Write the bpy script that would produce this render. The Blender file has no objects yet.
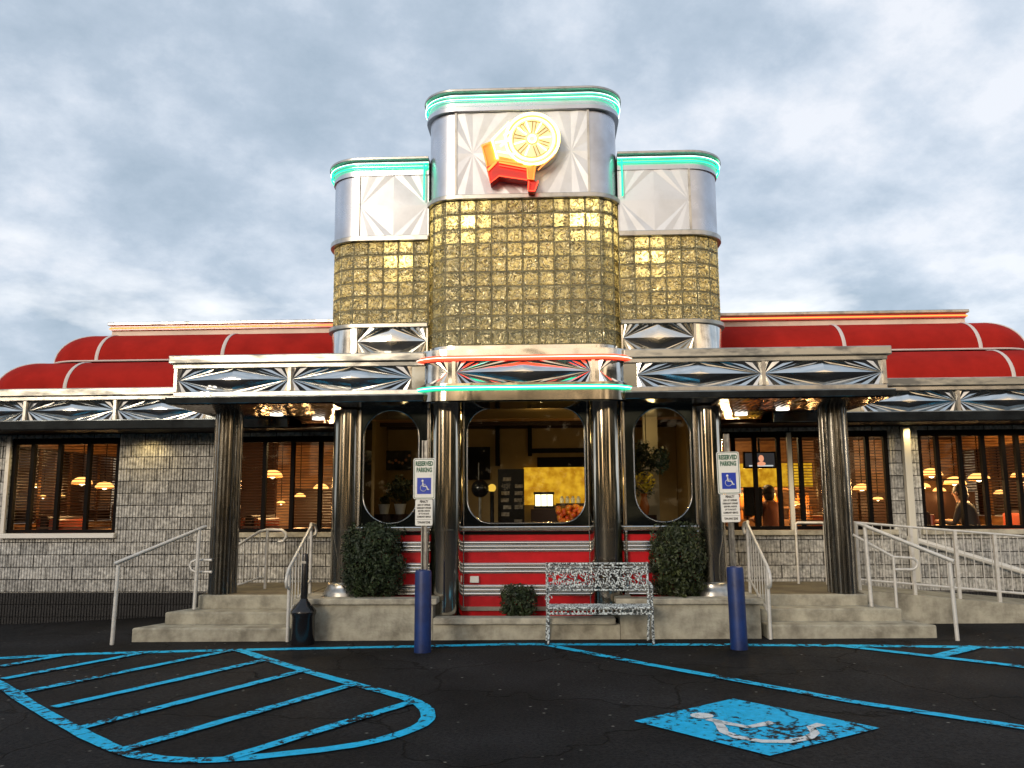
import bpy, bmesh, math, random
from mathutils import Vector, Matrix, noise as mnoise
random.seed(7)
PI = math.pi
sc = bpy.context.scene
COL = sc.collection

# ------------------------------------------------------------------ camera
F_PX, YAW, PITCH, ROLL = 828.0, .0437, .1431, -.0060
CAM = Vector((.29, 0, 1.58))
FWD = Vector((-math.sin(YAW)*math.cos(PITCH), math.cos(YAW)*math.cos(PITCH), math.sin(PITCH)))
_r = Vector((math.cos(YAW), math.sin(YAW), 0)); _u = _r.cross(FWD)
RGT = math.cos(ROLL)*_r + math.sin(ROLL)*_u
UPV = -math.sin(ROLL)*_r + math.cos(ROLL)*_u
cd = bpy.data.cameras.new('camera'); cam = bpy.data.objects.new('camera', cd); COL.objects.link(cam)
M = Matrix((RGT, UPV, -FWD)).transposed().to_4x4(); M.translation = CAM
cam.matrix_world = M
cd.sensor_width = 36; cd.lens = F_PX/1024*36; cd.clip_end = 2000; cd.clip_start = .05
sc.camera = cam

def at(u, v, Y=None, Z=None):
    """the point of the place seen at a measured spot of the photo, on the plane Y or Z"""
    d = FWD*F_PX + RGT*(u-512) + UPV*(384-v)
    t = Y/d.y if Y is not None else (Z-CAM.z)/d.z
    return CAM + d*t

def smooth(t):
    t = max(0., min(1., t)); return t*t*(3-2*t)

def ground_z(x, y):
    z = .006*max(-9, min(9, x))
    z -= .10*smooth((-x-5)/3.)*smooth((y-9.9)/2.3)*(1-smooth((y-14)/6))
    return z

def atg(u, v):
    z = 0
    for _ in range(5):
        p = at(u, v, Z=z); z = .006*p.x
    return p

# ------------------------------------------------------------------ materials
def new_mat(name):
    m = bpy.data.materials.new(name); m.use_nodes = True
    nt = m.node_tree
    for n in list(nt.nodes): nt.nodes.remove(n)
    return m, nt, nt.nodes, nt.links

def pm(name, base, rough=.5, metal=0., var=None, vscale=3., vdetail=4., bump=0., bscale=20., bdetail=3., rvar=0.,
       stretch=(1, 1, 1), spec=.5, ramp=(.35, .65), lowbump=0., lowscale=1.5, coat=0., emis=None, estr=0.):
    m, nt, N, L = new_mat(name)
    out = N.new('ShaderNodeOutputMaterial'); b = N.new('ShaderNodeBsdfPrincipled'); L.new(b.outputs[0], out.inputs[0])
    b.inputs['Base Color'].default_value = (*base, 1); b.inputs['Roughness'].default_value = rough
    b.inputs['Metallic'].default_value = metal; b.inputs['Specular IOR Level'].default_value = spec
    b.inputs['Coat Weight'].default_value = coat
    if emis:
        b.inputs['Emission Color'].default_value = (*emis, 1); b.inputs['Emission Strength'].default_value = estr
    tc = N.new('ShaderNodeTexCoord'); mp = N.new('ShaderNodeMapping'); L.new(tc.outputs['Object'], mp.inputs[0])
    mp.inputs['Scale'].default_value = stretch
    if var or rvar:
        n = N.new('ShaderNodeTexNoise'); n.inputs['Scale'].default_value = vscale; n.inputs['Detail'].default_value = vdetail
        n.inputs['Roughness'].default_value = .62
        L.new(mp.outputs[0], n.inputs['Vector'])
        r = N.new('ShaderNodeMapRange'); r.inputs[1].default_value = ramp[0]; r.inputs[2].default_value = ramp[1]
        L.new(n.outputs[0], r.inputs[0])
        if var:
            mx = N.new('ShaderNodeMix'); mx.data_type = 'RGBA'
            mx.inputs[6].default_value = (*base, 1); mx.inputs[7].default_value = (*var, 1)
            L.new(r.outputs[0], mx.inputs[0]); L.new(mx.outputs[2], b.inputs['Base Color'])
        if rvar:
            ma = N.new('ShaderNodeMath'); ma.operation = 'MULTIPLY_ADD'; ma.inputs[1].default_value = rvar; ma.inputs[2].default_value = rough
            L.new(r.outputs[0], ma.inputs[0]); L.new(ma.outputs[0], b.inputs['Roughness'])
    prev = None
    if lowbump:
        n3 = N.new('ShaderNodeTexNoise'); n3.inputs['Scale'].default_value = lowscale; n3.inputs['Detail'].default_value = 1.5
        L.new(mp.outputs[0], n3.inputs['Vector'])
        bp = N.new('ShaderNodeBump'); bp.inputs['Strength'].default_value = 1; bp.inputs['Distance'].default_value = lowbump
        L.new(n3.outputs[0], bp.inputs['Height']); prev = bp
    if bump:
        n2 = N.new('ShaderNodeTexNoise'); n2.inputs['Scale'].default_value = bscale; n2.inputs['Detail'].default_value = bdetail
        L.new(mp.outputs[0], n2.inputs['Vector'])
        bp = N.new('ShaderNodeBump'); bp.inputs['Strength'].default_value = 1; bp.inputs['Distance'].default_value = bump
        L.new(n2.outputs[0], bp.inputs['Height'])
        if prev: L.new(prev.outputs[0], bp.inputs['Normal'])
        prev = bp
    if prev: L.new(prev.outputs[0], b.inputs['Normal'])
    return m

def emit(name, col, s):
    m, nt, N, L = new_mat(name)
    out = N.new('ShaderNodeOutputMaterial'); e = N.new('ShaderNodeEmission')
    e.inputs[0].default_value = (*col, 1); e.inputs[1].default_value = s; L.new(e.outputs[0], out.inputs[0])
    return m

MT = {}
MT['chrome'] = pm('polished_chrome', (.70, .70, .68), .12, 1, lowbump=.035, lowscale=1.7, var=(.55, .53, .47), vscale=5, rvar=.12, ramp=(.5, .8))
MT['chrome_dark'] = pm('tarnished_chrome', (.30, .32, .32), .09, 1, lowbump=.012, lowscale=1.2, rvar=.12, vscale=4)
MT['chrome_pillar'] = pm('pillar_chrome', (.68, .62, .52), .06, 1, lowbump=.02, lowscale=1.1, stretch=(1, 1, .22), rvar=.10, vscale=3, var=(.36, .33, .27))
MT['flute'] = pm('fluted_steel', (.40, .38, .34), .10, 1, bump=.002, bscale=30, rvar=.2, vscale=9, var=(.16, .155, .14), stretch=(1, 1, .2))
MT['alu'] = pm('brushed_aluminium', (.58, .61, .68), .27, .9, var=(.42, .43, .47), vscale=2.5, lowbump=.004, lowscale=2.5, rvar=.15, ramp=(.4, .8))
MT['alu_white'] = pm('pale_embossed_aluminium', (.70, .73, .79), .42, .30, var=(.56, .58, .62), vscale=3, ramp=(.45, .85))
MT['trim'] = pm('dull_steel_trim', (.50, .49, .46), .28, .9, var=(.22, .21, .20), vscale=6, rvar=.2, ramp=(.45, .8), lowbump=.006)
MT['trim_cream'] = pm('cream_metal_trim', (.48, .47, .42), .34, .75, var=(.20, .20, .19), vscale=3.2, stretch=(.6, 1, 2), rvar=.1, ramp=(.47, .62), lowbump=.01)
MT['dark_trim'] = pm('dark_mirroring_trim', (.30, .33, .33), .16, .95, lowbump=.03, lowscale=1.4, var=(.16, .17, .17), vscale=5)  # darker trim colour, standing in for asphalt mirrored in the bottom trims
MT['dark'] = pm('dark_bronze', (.006, .005, .005), .6, spec=.06)
MT['black'] = pm('black_gloss', (.010, .010, .012), .2)
MT['panel_dark'] = pm('dark_mirror_panel', (.06, .075, .08), .10, 1, lowbump=.006, lowscale=2)
MT['soffit'] = pm('mirror_soffit', (.16, .12, .08), .14, 1, lowbump=.03, lowscale=2.5)
MT['red_fabric'] = pm('red_canvas', (.40, .020, .014), .85, var=(.27, .014, .010), vscale=2.2, bump=.002, bscale=160, ramp=(.35, .75), spec=.08, lowbump=.02, lowscale=2.5)
MT['white_piping'] = pm('white_piping', (.62, .56, .54), .6)
MT['cream_band'] = pm('cream_band', (.78, .66, .56), .5, var=(.6, .5, .42), vscale=2)
MT['red_enamel'] = pm('red_enamel', (.62, .012, .020), .25, 0, coat=.3, var=(.48, .01, .015), vscale=5)
MT['silver_bead'] = pm('silver_bead', (.82, .80, .76), .16, 1)
MT['concrete'] = pm('weathered_concrete', (.44, .42, .34), .85, var=(.20, .185, .145), vscale=4.5, vdetail=8, bump=.006, bscale=35, bdetail=6, ramp=(.38, .68))
MT['concrete_lip'] = pm('concrete_lip', (.50, .47, .38), .85, var=(.22, .20, .16), vscale=6, vdetail=8, bump=.008, bscale=25, bdetail=6, ramp=(.4, .7))
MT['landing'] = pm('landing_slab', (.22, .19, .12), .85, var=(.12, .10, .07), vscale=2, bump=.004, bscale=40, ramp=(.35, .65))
MT['rail'] = pm('galvanised_rail', (.66, .65, .62), .42, .15, var=(.48, .46, .41), vscale=14, ramp=(.5, .75))
MT['rail_white'] = pm('white_rail', (.72, .72, .70), .45)
MT['blue'] = pm('blue_bollard_paint', (.004, .030, .16), .48, var=(.004, .016, .085), vscale=5, bump=.002, bscale=30)
MT['leaf'] = pm('evergreen_leaf', (.012, .024, .009), .6, var=(.05, .08, .022), vscale=9, ramp=(.45, .75))
MT['leaf_olive'] = pm('olive_leaf', (.016, .026, .007), .55, var=(.11, .135, .04), vscale=12, ramp=(.5, .75))
MT['wood_dark'] = pm('dark_wood', (.028, .011, .006), .5, spec=.25)
MT['blind'] = pm('wooden_blind', (.07, .026, .01), .5, spec=.2)
MT['wood_orange'] = pm('orange_wood', (.27, .12, .035), .45, var=(.12, .045, .013), vscale=3, stretch=(1, 1, 6))
MT['ceiling_in'] = pm('tan_ceiling', (.50, .27, .12), .55, var=(.40, .20, .08), vscale=2)
MT['tan_wall'] = pm('tan_wall', (.26, .17, .06), .7, var=(.20, .13, .045), vscale=2)
MT['floor_in'] = pm('brown_tile_floor', (.12, .06, .03), .3)
MT['red_vinyl'] = pm('red_vinyl', (.30, .05, .02), .35)
MT['tabletop'] = pm('tan_tabletop', (.50, .28, .12), .25)
MT['white'] = pm('white_paint', (.75, .75, .72), .5)
MT['sign_white'] = pm('sign_white', (.80, .80, .76), .4, var=(.58, .57, .5), vscale=9, ramp=(.55, .8))
MT['sign_green'] = pm('sign_green', (.008, .10, .05), .5)
MT['sign_blue'] = pm('sign_blue', (.012, .045, .42), .4)
MT['sign_black'] = pm('sign_black', (.02, .02, .02), .5)
MT['steel_post'] = pm('steel_post', (.40, .40, .38), .35, .9, var=(.2, .2, .2), vscale=12)
MT['skin'] = pm('skin', (.42, .23, .14), .6)
MT['shirt_dark'] = pm('dark_shirt', (.02, .018, .02), .8)
MT['shirt_rust'] = pm('rust_shirt', (.22, .07, .03), .8)
MT['hair'] = pm('dark_hair', (.012, .009, .007), .6)
MT['flower'] = pm('yellow_petals', (.75, .55, .03), .5)
MT['downspout'] = pm('downspout_white', (.66, .64, .56), .5)
MT['shade_glow'] = emit('lamp_shade_glow', (1, .46, .12), 2.2)
MT['shade_rim'] = pm('lamp_rim', (.5, .22, .06), .3, .5)
MT['bulb'] = emit('bulb_glow', (1, .74, .36), 9)
MT['downlight'] = emit('downlight_glow', (1, .93, .8), 2.5)
def backlit():
    m, nt, N, L = new_mat('amber_backlit_wall')
    out = N.new('ShaderNodeOutputMaterial'); e = N.new('ShaderNodeEmission'); L.new(e.outputs[0], out.inputs[0])
    tc = N.new('ShaderNodeTexCoord'); n = N.new('ShaderNodeTexNoise'); n.inputs['Scale'].default_value = 7; n.inputs['Detail'].default_value = 7; L.new(tc.outputs['Object'], n.inputs[0])
    r = N.new('ShaderNodeValToRGB'); r.color_ramp.elements[0].position = .38; r.color_ramp.elements[0].color = (.55, .24, .01, 1)
    r.color_ramp.elements[1].position = .62; r.color_ramp.elements[1].color = (.95, .52, .03, 1); L.new(n.outputs[0], r.inputs[0]); L.new(r.outputs[0], e.inputs[0]); e.inputs[1].default_value = .72
    return m
MT['yellow_lit'] = backlit()
MT['display_lit'] = emit('display_case_light', (1, .88, .5), 2.6)
MT['neon_green'] = emit('green_neon', (.03, .9, .42), 1.5)
MT['neon_red'] = emit('red_neon', (1., .06, .025), 3.0)
MT['neon_amber'] = emit('amber_neon', (1., .24, .05), 2.2)
MT['neon_green_core'] = emit('green_neon_core', (.62, 1., .86), 4); MT['neon_red_core'] = emit('red_neon_core', (1., .66, .50), 4)
MT['neon_yellow'] = emit('yellow_neon', (1., .76, .20), 6)
MT['sign_line'] = pm('brown_sign_line', (.30, .17, .02), .6)
MT['sign_can_yellow'] = pm('yellow_sign_can', (.95, .90, .60), .4)
MT['sign_can_orange'] = pm('orange_sign_can', (.85, .42, .05), .4)
MT['sign_can_red'] = pm('red_sign_can', (.62, .02, .01), .4)

def blocks_mat():
    m, nt, N, L = new_mat('split_ribbed_block')
    out = N.new('ShaderNodeOutputMaterial'); b = N.new('ShaderNodeBsdfPrincipled'); L.new(b.outputs[0], out.inputs[0])
    b.inputs['Roughness'].default_value = .9
    tc = N.new('ShaderNodeTexCoord'); sx = N.new('ShaderNodeSeparateXYZ'); cx = N.new('ShaderNodeCombineXYZ')
    L.new(tc.outputs['Object'], sx.inputs[0]); L.new(sx.outputs[0], cx.inputs[0])
    ad = N.new('ShaderNodeMath'); ad.inputs[1].default_value = -2.484+.1803*30; L.new(sx.outputs[2], ad.inputs[0]); L.new(ad.outputs[0], cx.inputs[1])
    br = N.new('ShaderNodeTexBrick'); L.new(cx.outputs[0], br.inputs[0])
    br.inputs['Color1'].default_value = (.60, .60, .58, 1); br.inputs['Color2'].default_value = (.38, .38, .37, 1)
    br.inputs['Mortar'].default_value = (.06, .055, .05, 1)
    br.inputs['Scale'].default_value = 1; br.inputs['Brick Width'].default_value = .40; br.inputs['Row Height'].default_value = .1803
    br.inputs['Mortar Size'].default_value = .006; br.inputs['Bias'].default_value = 0
    n = N.new('ShaderNodeTexNoise'); n.inputs['Scale'].default_value = 22; n.inputs['Detail'].default_value = 6; L.new(tc.outputs['Object'], n.inputs[0])
    r = N.new('ShaderNodeMapRange'); r.inputs[1].default_value = .3; r.inputs[2].default_value = .7; r.inputs[3].default_value = .45; r.inputs[4].default_value = 1.3
    L.new(n.outputs[0], r.inputs[0])
    mx = N.new('ShaderNodeMix'); mx.data_type = 'RGBA'; mx.blend_type = 'MULTIPLY'; mx.inputs[0].default_value = 1
    L.new(br.outputs[0], mx.inputs[6]); L.new(r.outputs[0], mx.inputs[7]); L.new(mx.outputs[2], b.inputs['Base Color'])
    bp = N.new('ShaderNodeBump'); bp.inputs['Distance'].default_value = .008; L.new(n.outputs[0], bp.inputs['Height']); L.new(bp.outputs[0], b.inputs['Normal'])
    return m
MT['block'] = blocks_mat()
MT['block_black'] = pm('black_painted_block', (.012, .012, .014), .7, var=(.035, .035, .036), vscale=30, bump=.006, bscale=40, ramp=(.5, .8))

def asphalt_nodes(N, L, tc):
    n = N.new('ShaderNodeTexNoise'); n.inputs['Scale'].default_value = 38; n.inputs['Detail'].default_value = 8; n.inputs['Roughness'].default_value = .75; L.new(tc.outputs['Object'], n.inputs[0])
    n2 = N.new('ShaderNodeTexNoise'); n2.inputs['Scale'].default_value = .8; n2.inputs['Detail'].default_value = 6; L.new(tc.outputs['Object'], n2.inputs[0])
    v = N.new('ShaderNodeTexVoronoi'); v.inputs['Scale'].default_value = 8; v.inputs['Randomness'].default_value = 1; L.new(tc.outputs['Object'], v.inputs[0])
    r1 = N.new('ShaderNodeValToRGB'); r1.color_ramp.elements[0].position = .35; r1.color_ramp.elements[0].color = (.002, .002, .003, 1)
    r1.color_ramp.elements[1].position = .75; r1.color_ramp.elements[1].color = (.030, .030, .031, 1); L.new(n.outputs[0], r1.inputs[0])
    r2 = N.new('ShaderNodeMapRange'); r2.inputs[1].default_value = .3; r2.inputs[2].default_value = .7; r2.inputs[3].default_value = .45; r2.inputs[4].default_value = 1.9; L.new(n2.outputs[0], r2.inputs[0])
    mx = N.new('ShaderNodeMix'); mx.data_type = 'RGBA'; mx.blend_type = 'MULTIPLY'; mx.inputs[0].default_value = 1
    L.new(r1.outputs[0], mx.inputs[6]); L.new(r2.outputs[0], mx.inputs[7])
    # scattered pale chips
    r3 = N.new('ShaderNodeMapRange'); r3.inputs[1].default_value = .0; r3.inputs[2].default_value = .13; r3.inputs[3].default_value = 1; r3.inputs[4].default_value = 0
    L.new(v.outputs['Distance'], r3.inputs[0])
    sel = N.new('ShaderNodeSeparateColor'); L.new(v.outputs['Color'], sel.inputs[0])
    gt = N.new('ShaderNodeMath'); gt.operation = 'GREATER_THAN'; gt.inputs[1].default_value = .74; L.new(sel.outputs[0], gt.inputs[0])
    ml = N.new('ShaderNodeMath'); ml.operation = 'MULTIPLY'; L.new(r3.outputs[0], ml.inputs[0]); L.new(gt.outputs[0], ml.inputs[1])
    mx2 = N.new('ShaderNodeMix'); mx2.data_type = 'RGBA'; mx2.inputs[7].default_value = (.32, .30, .27, 1)
    L.new(ml.outputs[0], mx2.inputs[0]); L.new(mx.outputs[2], mx2.inputs[6])
    # hairline cracks
    wn = N.new('ShaderNodeTexNoise'); wn.inputs['Scale'].default_value = 2.2; wn.inputs['Detail'].default_value = 5; L.new(tc.outputs['Object'], wn.inputs[0])
    va = N.new('ShaderNodeVectorMath'); va.operation = 'MULTIPLY_ADD'; va.inputs[1].default_value = (.5, .5, .5)
    L.new(wn.outputs['Color'], va.inputs[0]); L.new(tc.outputs['Object'], va.inputs[2])
    vc = N.new('ShaderNodeTexVoronoi'); vc.feature = 'DISTANCE_TO_EDGE'; vc.inputs['Scale'].default_value = .55; L.new(va.outputs[0], vc.inputs[0])
    rc = N.new('ShaderNodeMapRange'); rc.inputs[1].default_value = .0; rc.inputs[2].default_value = .008; rc.inputs[3].default_value = 1; rc.inputs[4].default_value = 0
    L.new(vc.outputs['Distance'], rc.inputs[0])
    mx3 = N.new('ShaderNodeMix'); mx3.data_type = 'RGBA'; mx3.inputs[7].default_value = (.003, .003, .003, 1)
    L.new(rc.outputs[0], mx3.inputs[0]); L.new(mx2.outputs[2], mx3.inputs[6])
    bp = N.new('ShaderNodeBump'); bp.inputs['Distance'].default_value = .012; L.new(n.outputs[0], bp.inputs['Height'])
    bp2 = N.new('ShaderNodeBump'); bp2.inputs['Distance'].default_value = -.01; L.new(rc.outputs[0], bp2.inputs['Height']); L.new(bp.outputs[0], bp2.inputs['Normal'])
    return mx3.outputs[2], bp2.outputs[0], rc.outputs[0]

def asphalt():
    m, nt, N, L = new_mat('asphalt')
    out = N.new('ShaderNodeOutputMaterial'); b = N.new('ShaderNodeBsdfPrincipled'); L.new(b.outputs[0], out.inputs[0])
    tc = N.new('ShaderNodeTexCoord'); c, nrm, cr = asphalt_nodes(N, L, tc)
    L.new(c, b.inputs['Base Color']); L.new(nrm, b.inputs['Normal']); b.inputs['Roughness'].default_value = .8
    b.inputs['Specular IOR Level'].default_value = .12
    return m
MT['asphalt'] = asphalt()

def paint(name, col, wear=.53, wscale=14, alt=None):
    m, nt, N, L = new_mat(name)
    out = N.new('ShaderNodeOutputMaterial'); b = N.new('ShaderNodeBsdfPrincipled'); L.new(b.outputs[0], out.inputs[0])
    tc = N.new('ShaderNodeTexCoord'); c, nrm, cr = asphalt_nodes(N, L, tc)
    n = N.new('ShaderNodeTexNoise'); n.inputs['Scale'].default_value = wscale; n.inputs['Detail'].default_value = 8; n.inputs['Roughness'].default_value = .72
    L.new(tc.outputs['Object'], n.inputs[0])
    big = N.new('ShaderNodeTexNoise'); big.inputs['Scale'].default_value = 1.3; big.inputs['Detail'].default_value = 3; L.new(tc.outputs['Object'], big.inputs[0])
    mb = N.new('ShaderNodeMath'); mb.operation = 'MULTIPLY_ADD'; mb.inputs[1].default_value = .5; L.new(big.outputs[0], mb.inputs[0])
    ms = N.new('ShaderNodeMath'); ms.operation = 'SUBTRACT'; ms.inputs[1].default_value = .25; L.new(n.outputs[0], ms.inputs[0]); L.new(ms.outputs[0], mb.inputs[2])
    r = N.new('ShaderNodeMapRange'); r.inputs[1].default_value = wear; r.inputs[2].default_value = wear+.03; L.new(mb.outputs[0], r.inputs[0])
    mxm = N.new('ShaderNodeMath'); mxm.operation = 'MAXIMUM'; L.new(r.outputs[0], mxm.inputs[0]); L.new(cr, mxm.inputs[1])
    tone = N.new('ShaderNodeMix'); tone.data_type = 'RGBA'; tone.inputs[6].default_value = (*col, 1); tone.inputs[7].default_value = (*[k*.55 for k in col], 1)
    rt = N.new('ShaderNodeMapRange'); rt.inputs[1].default_value = .35; rt.inputs[2].default_value = .75; L.new(n.outputs[0], rt.inputs[0]); L.new(rt.outputs[0], tone.inputs[0])
    mx = N.new('ShaderNodeMix'); mx.data_type = 'RGBA'; L.new(mxm.outputs[0], mx.inputs[0])
    L.new(tone.outputs[2], mx.inputs[6]); L.new(c, mx.inputs[7])
    L.new(mx.outputs[2], b.inputs['Base Color']); L.new(nrm, b.inputs['Normal']); b.inputs['Roughness'].default_value = .7; b.inputs['Specular IOR Level'].default_value = .12
    return m
MT['paint_blue'] = paint('sky_blue_road_paint', (.025, .60, 1.0), .55)
MT['paint_blue2'] = paint('symbol_blue_road_paint', (.025, .58, 1.0), .55)
MT['paint_white'] = paint('white_road_paint', (.85, .88, .88), .585, 18)

def glass_mat():
    m, nt, N, L = new_mat('window_glass')
    out = N.new('ShaderNodeOutputMaterial'); t = N.new('ShaderNodeBsdfTransparent'); g = N.new('ShaderNodeBsdfGlossy'); mx = N.new('ShaderNodeMixShader')
    t.inputs[0].default_value = (.86, .88, .86, 1); g.inputs['Roughness'].default_value = .02; g.inputs[0].default_value = (.9, .95, 1, 1)
    f = N.new('ShaderNodeFresnel'); f.inputs[0].default_value = 1.28
    L.new(f.outputs[0], mx.inputs[0]); L.new(t.outputs[0], mx.inputs[1]); L.new(g.outputs[0], mx.inputs[2]); L.new(mx.outputs[0], out.inputs[0])
    return m
MT['glass'] = glass_mat()

def glassblock_mat():
    m, nt, N, L = new_mat('amber_glass_block')
    out = N.new('ShaderNodeOutputMaterial')
    tc = N.new('ShaderNodeTexCoord')
    wv = N.new('ShaderNodeTexVoronoi'); wv.inputs['Scale'].default_value = 17; wv.feature = 'SMOOTH_F1'; L.new(tc.outputs['Object'], wv.inputs[0])
    n = N.new('ShaderNodeTexNoise'); n.inputs['Scale'].default_value = 13; n.inputs['Detail'].default_value = 2.5; n.inputs['Distortion'].default_value = 2.6; L.new(tc.outputs['Object'], n.inputs[0])
    bp = N.new('ShaderNodeBump'); bp.inputs['Distance'].default_value = .03; bp.inputs['Strength'].default_value = 1; L.new(n.outputs[0], bp.inputs['Height'])
    r = N.new('ShaderNodeValToRGB')
    r.color_ramp.elements[0].position = .40; r.color_ramp.elements[0].color = (.10, .07, .018, 1)
    r.color_ramp.elements[1].position = .62; r.color_ramp.elements[1].color = (.90, .80, .46, 1)
    L.new(n.outputs[0], r.inputs[0])
    tr = N.new('ShaderNodeBsdfTranslucent'); L.new(r.outputs[0], tr.inputs[0])
    gl = N.new('ShaderNodeBsdfGlossy'); gl.inputs['Roughness'].default_value = .12; gl.inputs[0].default_value = (.85, .78, .5, 1); L.new(bp.outputs[0], gl.inputs['Normal'])
    df = N.new('ShaderNodeBsdfDiffuse'); df.inputs[0].default_value = (.13, .11, .045, 1)
    m1 = N.new('ShaderNodeMixShader'); m1.inputs[0].default_value = .30; L.new(tr.outputs[0], m1.inputs[1]); L.new(df.outputs[0], m1.inputs[2])
    m2 = N.new('ShaderNodeMixShader'); m2.inputs[0].default_value = .30; L.new(m1.outputs[0], m2.inputs[1]); L.new(gl.outputs[0], m2.inputs[2])
    L.new(m2.outputs[0], out.inputs[0])
    return m
MT['glassblock'] = glassblock_mat()
MT['mortar'] = pm('olive_mortar', (.25, .225, .13), .7, var=(.13, .12, .07), vscale=8)
MT['tower_in'] = pm('tower_lining', (.8, .75, .6), .8)

def worn_mat():
    m, nt, N, L = new_mat('flaking_bench_paint')
    out = N.new('ShaderNodeOutputMaterial'); b = N.new('ShaderNodeBsdfPrincipled'); L.new(b.outputs[0], out.inputs[0])
    tc = N.new('ShaderNodeTexCoord'); n = N.new('ShaderNodeTexNoise'); n.inputs['Scale'].default_value = 52; n.inputs['Detail'].default_value = 5
    L.new(tc.outputs['Object'], n.inputs[0])
    r = N.new('ShaderNodeValToRGB'); r.color_ramp.elements[0].position = .43; r.color_ramp.elements[0].color = (.035, .038, .042, 1)
    r.color_ramp.elements[1].position = .58; r.color_ramp.elements[1].color = (.70, .78, .80, 1); L.new(n.outputs[0], r.inputs[0])
    L.new(r.outputs[0], b.inputs['Base Color']); b.inputs['Roughness'].default_value = .45
    return m
MT['worn'] = worn_mat()

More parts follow.
